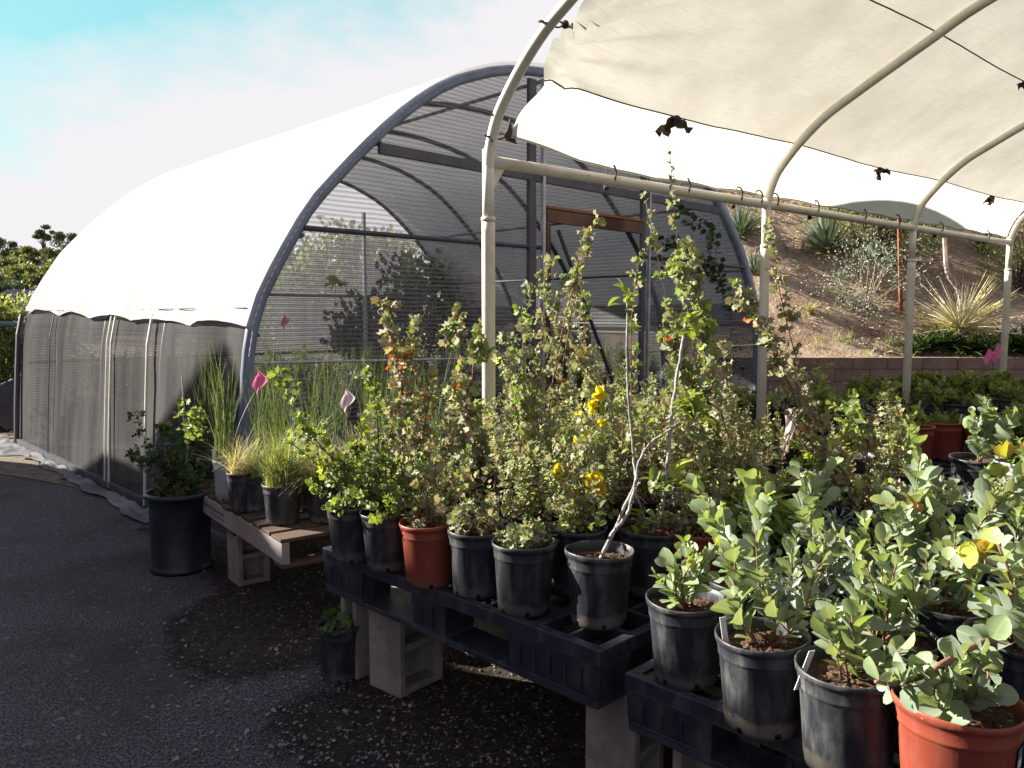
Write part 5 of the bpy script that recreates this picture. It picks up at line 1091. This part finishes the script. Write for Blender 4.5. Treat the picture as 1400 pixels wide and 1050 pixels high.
# ---- big pots further back on the right
zb = .57 + .27
back = [
 ((1165, 621), 'black_plastic', .150, g_broad(401, .36, 3, .055, tint=(.5, .2, .9)), 'large black pot with yellow tipped round leaved shrub behind the pink ribbon'),
 ((1228, 641), 'black_plastic', .150, g_manz(402, .3, 4, .05, .4, 1.0, 1, .6), 'large black pot with reddish new shoots right of the yellow tipped one'),
 ((1340, 625), 'black_plastic', .150, g_manz(403, .35, 4, .06, .4, .6, 1, .4), 'large black pot with the tallest big leaved glaucous stem at right'),
 ((1405, 632), 'grey_plastic', .150, g_herb(404, .15, .2, 500, .04), 'greyish pot cut by the right edge of the photo'),
 ((1104, 576), 'terracotta_plastic', .140, g_herb(405, .15, .12, 700, .024, LOBE, 'leaf_flannel', (.6, .2)), 'terracotta pot with white sticker beside the pink ribbon'),
 ((1040, 590), 'terracotta_plastic', .130, g_herb(406, .15, .15, 700, .026, LOBE, 'leaf_flannel', (.4, .2)), 'terracotta pot mostly hidden by withered leaves near the second post'),
 ((1212, 572), 'terracotta_plastic', .140, g_herb(407, .2, .17, 1300, .018, SMALL, 'leaf_silver', (.4, .3)), 'terracotta pot with fine grey flowering herb'),
 ((1250, 582), 'terracotta_plastic', .135, g_broad(408, .22, 4, .06, tint=(.7, .2, .9)), 'terracotta pot with large bright lime leaves'),
 ((1294, 576), 'terracotta_plastic', .145, g_herb(409, .17, .13, 1500, .018, SMALL, 'leaf_bright', (.45, .2)), 'terracotta pot with a neat green mound, in front of the geranium tray'),
 ((1348, 580), 'terracotta_plastic', .135, g_herb(410, .16, .13, 900, .02, SMALL, 'leaf_olive', (.5, .3), flowers=3, fmat='petal_pink'), 'terracotta pot with pink flowering herb right of the neat mound'),
 ((1125, 585), 'black_plastic', .130, g_broad(411, .48, 2, .06, tint=(.6, .2, .9), spread=.15, sp_=.026), 'black pot with tallest bright green upright shrub before the retaining wall'),
 ((1160, 560), 'black_plastic', .130, g_herb(412, .16, .2, 1200, .018, SMALL, 'leaf_silver', (.2, .2)), 'black pot with grey lavender like herb beside the yellow marker'),
 ((1070, 550), 'black_plastic', .130, g_herb(413, .18, .16, 900, .03, LOBE, 'leaf_flannel', (.5, .2)), 'black pot with grey green mound behind the sticker pot'),
 ((1240, 556), 'black_plastic', .130, g_herb(414, .18, .2, 1200, .018, SMALL, 'leaf_dark', (.8, .2)), 'black pot with dark fine leaved mound behind the lime leaves'),
 ((1186, 600), 'terracotta_plastic', .130, g_herb(415, .17, .14, 900, .022, SMALL, 'leaf_olive', (.6, .2)), 'terracotta pot wedged between the two large black pots'),
 ((1400, 560), 'black_plastic', .130, g_herb(416, .16, .10, 700, .02, SMALL, 'leaf_olive', (.5, .3)), 'black pot at the right edge below the white tagged trays'),
 ((1310, 552), 'black_plastic', .120, g_herb(417, .15, .14, 900, .02, SMALL, 'leaf_dark', (.8, .2)), 'black pot with dark mound directly behind the neat green mound')]
for i, (x, y, lb) in enumerate([(1072, 606, 'black pot with bright green carpet like herb below the sticker pot'), (1130, 640, 'black pot with bright mound in front of the yellow tipped plant'), (1385, 600, 'black pot of bright green herb near right edge below the trays'), (1140, 548, 'black pot of green herb right of the upright bright shrub'), (1200, 550, 'black pot of bright mound below the first geranium'), (1280, 550, 'black pot of bright mound below the third geranium'), (1335, 552, 'black pot of bright mound below the fifth geranium'), (1375, 545, 'black pot of fresh green herb between the tagged trays'), (1020, 556, 'black pot of green mound left of the second slim post')]):
    back.append(((x, y), 'black_plastic', .125, g_herb(460 + i, .19, .15 + .05 * (i % 3), 900, .024 + .008 * (i % 3), (SMALL, LOBE)[i % 2], 'leaf_bright', (.55, .25)), lb))
for i, (q, col, r, parts, lb) in enumerate(back):
    p = at(q[0], q[1], zb); o = potted('potted_shrub', lb, 'potted plant', p, col, r, .27, parts, tagp=[('y', .02, .05, .2, 0)] if i == 11 else ([('w', .03, -.12, .1, .1)] if i in (8, 13) else None))
    if i == 4:
        b_ = MB(); b_.grid(lambda u, v: (math.cos(-1.25 + .45 * u) * .133, math.sin(-1.25 + .45 * u) * .133, .12 + .09 * v), 6, 2); local(b_.mesh('pot_label', MAT['white_label'], True), 'pot_label', o)
def young(labelend, spots):
    ob = [o for o in bpy.data.objects if o.get('label', '').endswith(labelend)][0]; rng = np.random.RandomState(len(labelend))
    inv = np.array(ob.matrix_basis.inverted())
    for x, y, dy, s_, tn in spots:
        lf = LF(); q = aty(x, y, ob.location[1] + dy); q = (inv @ np.array([*q, 1]))[:3]; n_ = 8; D = rng.normal(0, .45, (n_, 3)) + V3(0, 0, 1); lf.add(OVAL, q + rng.normal(0, .006, (n_, 3)) - V3(0, 0, s_ * .5), D, rng.normal(0, 1, (n_, 3)), s_ * (.6 + .5 * rng.rand(n_)), tn + rng.normal(0, .03, n_), 1.05)
        local(lf.mesh('young_leaves', MAT['leaf_glaucous']), 'young_leaves', ob)['label'] = 'yellow and orange young leaves'
bpy.context.view_layer.update()
young('with yellow and orange young leaves', ((1352, 745, -.05, .062, .93), (1322, 752, -.05, .055, .90), (1378, 790, -.02, .05, .93)))
young('behind the pink ribbon', ((1157, 596, 0, .085, .90), (1176, 606, 0, .06, .88)))
young('right of the yellow tipped one', ((1238, 590, 0, .08, .90), (1222, 612, 0, .06, .95), (1236, 628, 0, .05, .97)))
young('young tips near the right edge', ((1374, 612, .1, .055, .94), (1366, 640, .1, .045, .90)))
# trays of seedlings and geraniums on a low table before the wall
def table(name, label, c, ex, lx, ly, zt, group=None):
    r_ = thing(name, label, 'table', c, group); ex = unit(ex); ey = V3(-ex[1], ex[0], 0); O = V3(c[0], c[1], 0)
    MB().box((-lx / 2, -ly / 2, zt - .04), (lx / 2, ly / 2, zt), O, ex, ey).build('table_top', MAT['pallet_wood'], r_, bevel=.004)
    for sx in (-1, 1):
        for sy in (-1, 1): MB().box((sx * (lx / 2 - .08) - .03, sy * (ly / 2 - .08) - .03, 0), (sx * (lx / 2 - .08) + .03, sy * (ly / 2 - .08) + .03, zt - .041), O, ex, ey).build('leg', MAT['pallet_wood'], r_)
    return r_
zt = .6
table('potting_table', 'low wooden table holding geraniums and tagged trays before the wall', V3(5.2, 9.0, 0), V3(1, 0, 0), 5.2, 1.7, zt)
GG = 'geraniums in a row before the retaining wall'
ger = [g_herb(430 + i, .26, .30, 900, .06, LOBE, 'leaf_bright', (.6, .25), flowers=6 if i != 1 else 3, fmat='petal_pink') for i in range(3)]
gl = ['leafy geranium right beside the second slim post', 'geranium second from the slim post with pink blooms', 'geranium third from the slim post', 'geranium below the dead yucca with pink blooms', 'geranium left of the pink flags', 'geranium in front of the pink flags']
for i, (x, y) in enumerate([(1192, 545), (1228, 543), (1262, 541), (1298, 542), (1335, 540), (1368, 541)]):
    p = at(x, y, zt + .18); potted('potted_geranium', gl[i], 'potted plant', p, 'black_plastic', .11, .18, ger[i % 3], GG, rz=i)
# seedling trays with white tags
tr_ = ['black seedling tray bristling with white tags at the right, front', 'black seedling tray with white tags behind the first one', 'black seedling tray with a few tags below the geraniums', 'black tray with tags near the right edge']
for i, (x, y, n) in enumerate([(1362, 568, 14), (1385, 553, 12), (1275, 566, 8), (1410, 575, 10)]):
    c_ = at(x, y, zt + .05); r2 = thing('seedling_tray', tr_[i], 'tray', (c_[0], c_[1], zt)); b_ = MB()
    for (x0, y0, x1, y1) in ((-.25, -.2, .25, -.185), (-.25, .185, .25, .2), (-.25, -.185, -.235, .185), (.235, -.185, .25, .185)): b_.box((x0, y0, 0), (x1, y1, .07), (c_[0], c_[1], zt))
    b_.build('tray', MAT['black_plastic'], r2); rng = np.random.RandomState(i)
    MB().box((-.234, -.184, .001), (.234, .184, .05), (c_[0], c_[1], zt)).build('soil', MAT['potting_soil'], r2)
    for k_ in range(n):
        x_, y_ = rng.uniform(-.2, .2), rng.uniform(-.15, .15); MB().box((-.011, -.001, 0), (.011, .001, .09 + .03 * rng.rand()), (c_[0] + x_, c_[1] + y_, zt + .045), unit(V3(1, rng.normal(0, .2), 0)), (0, 1, 0), unit(V3(rng.normal(0, .2), 0, 1))).build('plant_tag', MAT['white_label'], r2)
    sdl = g_herb(440 + i, .2, .08, 500, .02, SMALL, 'leaf_olive', (.6, .2))[1]; o = local(sdl[1], 'seedlings', r2); o.location = (0, 0, .05)
# ---- grass pots on the wooden pallet and shrub barrel
def gp(q, r, h, label, parts, col='black_plastic', tagp=None, z=None): p = at(q[0], q[1], (z or ZW) + h); return potted('potted_grass', label, 'potted plant', p, col, r, h, parts, tagp=tagp)
gp((283, 613), .085, .2, 'black pot with tall dark rushes at the far end of the wooden pallet', g_grass(501, 70, .72, .15, .0038, 'blade_green', .12, (.12, .18), .07, .5))
gp((307, 628), .07, .24, 'narrow pale grey pot with tall dark rushes on the wooden pallet', g_grass(502, 75, .78, .14, .0038, 'blade_green', .1, (.14, .2), .06, .5), 'grey_plastic', [('w', -.05, -.03, .1, 0)])
gp((328, 645), .075, .22, 'slim black pot third from the far end of the wooden pallet with wispy grass', g_grass(503, 200, .30, .2, .003, 'blade_pale', .8, (.3, .3), .06))
gp((348, 650), .06, .2, 'smallest black pot on the wooden pallet, with sparse dry grass', g_grass(504, 150, .30, .16, .003, 'blade_green', .5, (.6, .2), .05), tagp=[('w', -.03, .03, .13, 0)])
gp((386, 660), .108, .215, 'widest black pot at the near corner of the wooden pallet with yellow green grass', g_grass(505, 460, .42, .26, .004, 'blade_green', .55, (.52, .22), .09))
gp((440, 662), .085, .2, 'dark pot with drooping green blades, right of the widest grass pot', g_grass(506, 200, .3, .3, .005, 'blade_green', .95, (.6, .2), .06))
GR = 'rush and grass pots standing behind on the wooden pallet'
rg_ = [g_grass(510, 70, .80, .13, .0038, 'blade_green', .1, (.12, .18), .08, .4), g_grass(511, 260, .34, .26, .0035, 'blade_pale', .7, (.3, .3), .08), g_grass(512, 260, .38, .24, .004, 'blade_green', .7, (.7, .25), .08), g_grass(513, 70, .72, .14, .0038, 'blade_green', .1, (.2, .2), .08, .4)]
lbs = {(.25, .35): 'pot of fine pale grass right behind the near corner pot', (.55, .35): 'pot of yellow green grass in the second row of wooden pallet', (.9, .35): 'pot of tall rushes in the second row near the pink flag', (1.2, .35): 'pot of tall rushes in the second row at the far end', (.2, .65): 'pot of tall rushes in the third row behind pale flag', (.5, .65): 'pot of pale grass in third row, right side', (.8, .65): 'pot of tall rushes in the middle of the third row', (1.1, .65): 'pot of rushes in third row by the greenhouse corner', (.15, .95): 'pot of rushes in last row nearest the shrubs', (.5, .95): 'pot of tall rushes in last row, middle', (.85, .95): 'pot of tall rushes in last row before the mesh', (.1, .54): 'pot of pale grass at the inner right edge of wooden pallet'}
for i, ((c_, d_), lb) in enumerate(lbs.items()):
    p = Kp(c_, d_, ZW + .21); kind = 0 if 'rush' in lb else (1 if 'pale' in lb or 'fine' in lb else 2); kind = 3 if kind == 0 and i % 2 else kind
    potted('potted_grass', lb, 'potted plant', p, 'black_plastic', .095, .21, rg_[kind], GR, rz=i * 1.1)
p = at(245, 670, .5); r_ = thing('barrel_planter', 'tall dark blue black barrel pot with lip on the asphalt, left of wooden pallet', 'planter', (p[0], p[1], 0)); BR = .195
b_ = MB().lathe([(0, .01), (BR * .93, .01), (BR * .95, 0), (BR * .965, .02), (BR * .93, .035), (BR * .90, .05), (BR * .93, .40), (BR * .94, .455), (BR * 1.0, .462), (BR * 1.07, .470), (BR * 1.08, .487), (BR * 1.03, .50), (BR * .93, .498), (BR * .90, .45), (BR * .89, .42)], 48); local(b_.mesh('barrel', MAT['barrel_plastic'], True), 'barrel', r_)
b_ = MB().lathe([(0.001, .43), (BR * .895, .425)], 30); local(b_.mesh('soil', MAT['potting_soil']), 'soil', r_)
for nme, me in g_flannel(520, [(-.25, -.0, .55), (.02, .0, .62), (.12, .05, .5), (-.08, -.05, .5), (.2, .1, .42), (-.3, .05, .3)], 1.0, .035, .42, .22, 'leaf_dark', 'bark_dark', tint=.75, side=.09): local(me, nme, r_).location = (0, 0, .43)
o = MB().tube([p + V3(.02, .02, -.07), p + V3(.06, .02, .3), p + V3(.04, .02, .48), p + V3(.03, .03, .72)], .014, 7, .004).build('stem', MAT['bark_white'], r_, True)
p = at(250, 600, .95); 
lf = LF(); rng = np.random.RandomState(9); n_ = 80; P = at(262, 575, 1.05) + rndN(rng, n_) * V3(.10, .1, .13) * rng.rand(n_, 1); lf.add(LOBE, P - np.array(r_.location), rndN(rng, n_) + V3(0, 0, .5), rndN(rng, n_) + V3(0, 0, 1), .035 * (.6 + .6 * rng.rand(n_)), .45 + .3 * rng.rand(n_)); local(lf.mesh('foliage', MAT['leaf_bright']), 'foliage', r_)['label'] = 'sunlit yellow green tuft'
p = at(464, 852, .245); potted('potted_seedling', 'black pot on the ground under the pallet end with a small green plant', 'potted plant', p, 'black_plastic', .1, .245, g_herb(530, .10, .08, 60, .06, LOBE, 'leaf_dark', (.95, .1)))
# ---- flags and ribbon
def flag(px_, py_, y, s, mt, label, poleh, kind='flag'):
    p = aty(px_, py_, y); r_ = thing('marker_flag', label, 'flag', (p[0], p[1], p[2] - poleh)); MB().tube([(p[0], p[1], p[2] - poleh), (p[0], p[1], p[2] + s * .3)], .0015, 5).build('wire', MAT['wire'], r_)
    lf = LF(); b_ = MB(); b_.grid(lambda u, v: (p[0] + s * (u - .35) * (1 - abs(2 * v - 1) ** 1.3 * .92), p[1] - .002 + .10 * s * math.sin(u * 5 + v * 2), p[2] + s * (.6 - 1.2 * v) + s * .35 * (u - .5)), 8, 14); me = b_.mesh('cloth', MAT[mt], True); local(me, 'cloth', r_).matrix_parent_inverse = Matrix.Translation(-r_.location)
flag(352, 523, 4.55, .095, 'flag_pink', 'bright pink marker flag above the yellow green grass', .35)
flag(472, 548, 4.0, .08, 'flag_pale', 'pale pinkish white marker flag between rushes and lime shrub', .3)
flag(1350, 488, 8.6, .12, 'flag_pink', 'left one of two pink flags in front of the retaining wall', .3)
flag(1362, 483, 8.6, .14, 'flag_pink', 'right, higher one of two pink flags in front of the retaining wall', .3)
flag(388, 440, 8.5, .10, 'flag_pink', 'tiny pink flag inside the greenhouse seen through the mesh', .5)
p = aty(1078, 592, 3.45); b_ = MB(); b_.grid(lambda u, v: (p[0] + .045 * (u - .5) * (1 - .2 * v) + .012 * math.sin(v * 5), p[1] + .012 * math.sin(u * 5 + v * 4), p[2] + .095 - .2 * v + .02 * u), 6, 14)
tag(b_.build('plastic_ribbon', MAT['flag_pale'], None, True), 'long pale pink ribbon hanging beside the terracotta pot with sticker', 'ribbon')

# ---------------- inside the greenhouse ----------------
GIN = 'benches inside the greenhouse'
for j, (s, w_) in enumerate(((1.2, 1.3), (3.0, 1.0), (5.9, 1.6))):
    c_ = G(s, 3.2, 0); table('greenhouse_bench', ['wooden bench along the left inside the greenhouse', 'wooden bench in the middle of the greenhouse, left of the door', 'wooden bench along the right inside the greenhouse'][j], c_, VG, 5.4, w_, .62, GIN)
GPI = 'small pots on the greenhouse benches seen through the mesh'
ip = [g_herb(600, .17, .45, 620, .04, SMALL, 'leaf_olive', (.5, .3)), g_herb(601, .15, .24, 420, .035, LOBE, 'leaf_silver', (.4, .3), flowers=5, fmat='petal_pink'), g_herb(602, .16, .62, 800, .03, SMALL, 'leaf_bright', (.4, .3)), g_herb(603, .13, .10, 320, .03, SMALL, 'leaf_silver', (.5, .3), flowers=3, fmat='petal_red')]
lbi = ['potted olive herb on a greenhouse bench behind the mesh', 'potted pink flowered herb on a greenhouse bench behind the mesh', 'potted tall bright green herb on a greenhouse bench behind the mesh', 'potted low silvery herb on a greenhouse bench behind the mesh']
pr = []; k = 0
for s in (.8, 1.2, 1.6, 2.75, 3.2, 5.4, 5.9, 6.4):
    for v in np.arange(.7, 5.8, .42):
        i = int((k * 7 + int(s * 5)) % 4) if k >= 4 else k; p = G(s + .05 * math.sin(k * 3.1), v + .05 * math.cos(k * 2.3), .62)
        if k < 4: pr.append(potted('potted_herb', lbi[i], 'potted plant', p + V3(0, 0, .15), 'black_plastic', .085, .15, ip[i], GPI + ' (%s)' % ['olive', 'pink', 'green', 'silver'][i]))
        else: copy_thing(pr[i], p, k * 2.1)
        k += 1
# tall sprig with yellow leaves seen through the mesh
p = G(1.2, 1.2, .62); potted('potted_sprig', 'tall thin stem with two yellow leaves inside the greenhouse', 'potted plant', p + V3(0, 0, .15), 'black_plastic', .085, .15,
    (lambda st, lf: [('stem', st.mesh('stem', MAT['twig'], True)), ('foliage', lf.mesh('foliage', MAT['leaf_bright']))])(MB().tube(path((0, 0, 0), tuple(aty(458, 385, p[1]) - p - V3(0, 0, .14)), np.random.RandomState(1), .03), .003, 4),
    (lambda lf, c: (lf.add(LOBE, np.repeat(c[None], 5, 0), rndN(np.random.RandomState(3), 5), rndN(np.random.RandomState(5), 5), np.full(5, .13), np.full(5, .95)), lf)[1])(LF(), np.array(aty(458, 385, p[1])) - p - V3(0, 0, .14)))) 
# creeper on the right part of the front mesh
lf = LF(); st = MB(); rng = np.random.RandomState(31); q0 = G(6.9, -.06, .0)
for (x0, y0, x1, y1, n_) in ((1000, 420, 965, 300, 50), (985, 370, 905, 330, 46), (975, 330, 925, 285, 36), (990, 400, 960, 345, 36), (940, 335, 935, 380, 24), (905, 330, 900, 365, 14), (1000, 420, 1005, 560, 30)):
    nrm = np.cross(UG, V3(0, 0, 1))
    def onw(x, y):
        d = ray(x, y); o_ = V3(0, 0, CAM_H); t = np.dot(F0 - o_ - VG * .06, nrm) / np.dot(d, nrm); return o_ + d * t
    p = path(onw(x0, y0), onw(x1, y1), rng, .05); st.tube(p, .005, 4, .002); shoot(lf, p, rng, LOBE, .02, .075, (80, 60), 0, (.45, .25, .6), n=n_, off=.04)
cr = thing('creeper', 'green creeper climbing the mesh near the greenhouse right shoulder', 'plant', q0); 
for nme, me in (('stem', st.mesh('stem', MAT['bark_dark'], True)), ('foliage', lf.mesh('foliage', MAT['leaf_dark']))): local(me, nme, cr).matrix_parent_inverse = Matrix.Translation(-cr.location)
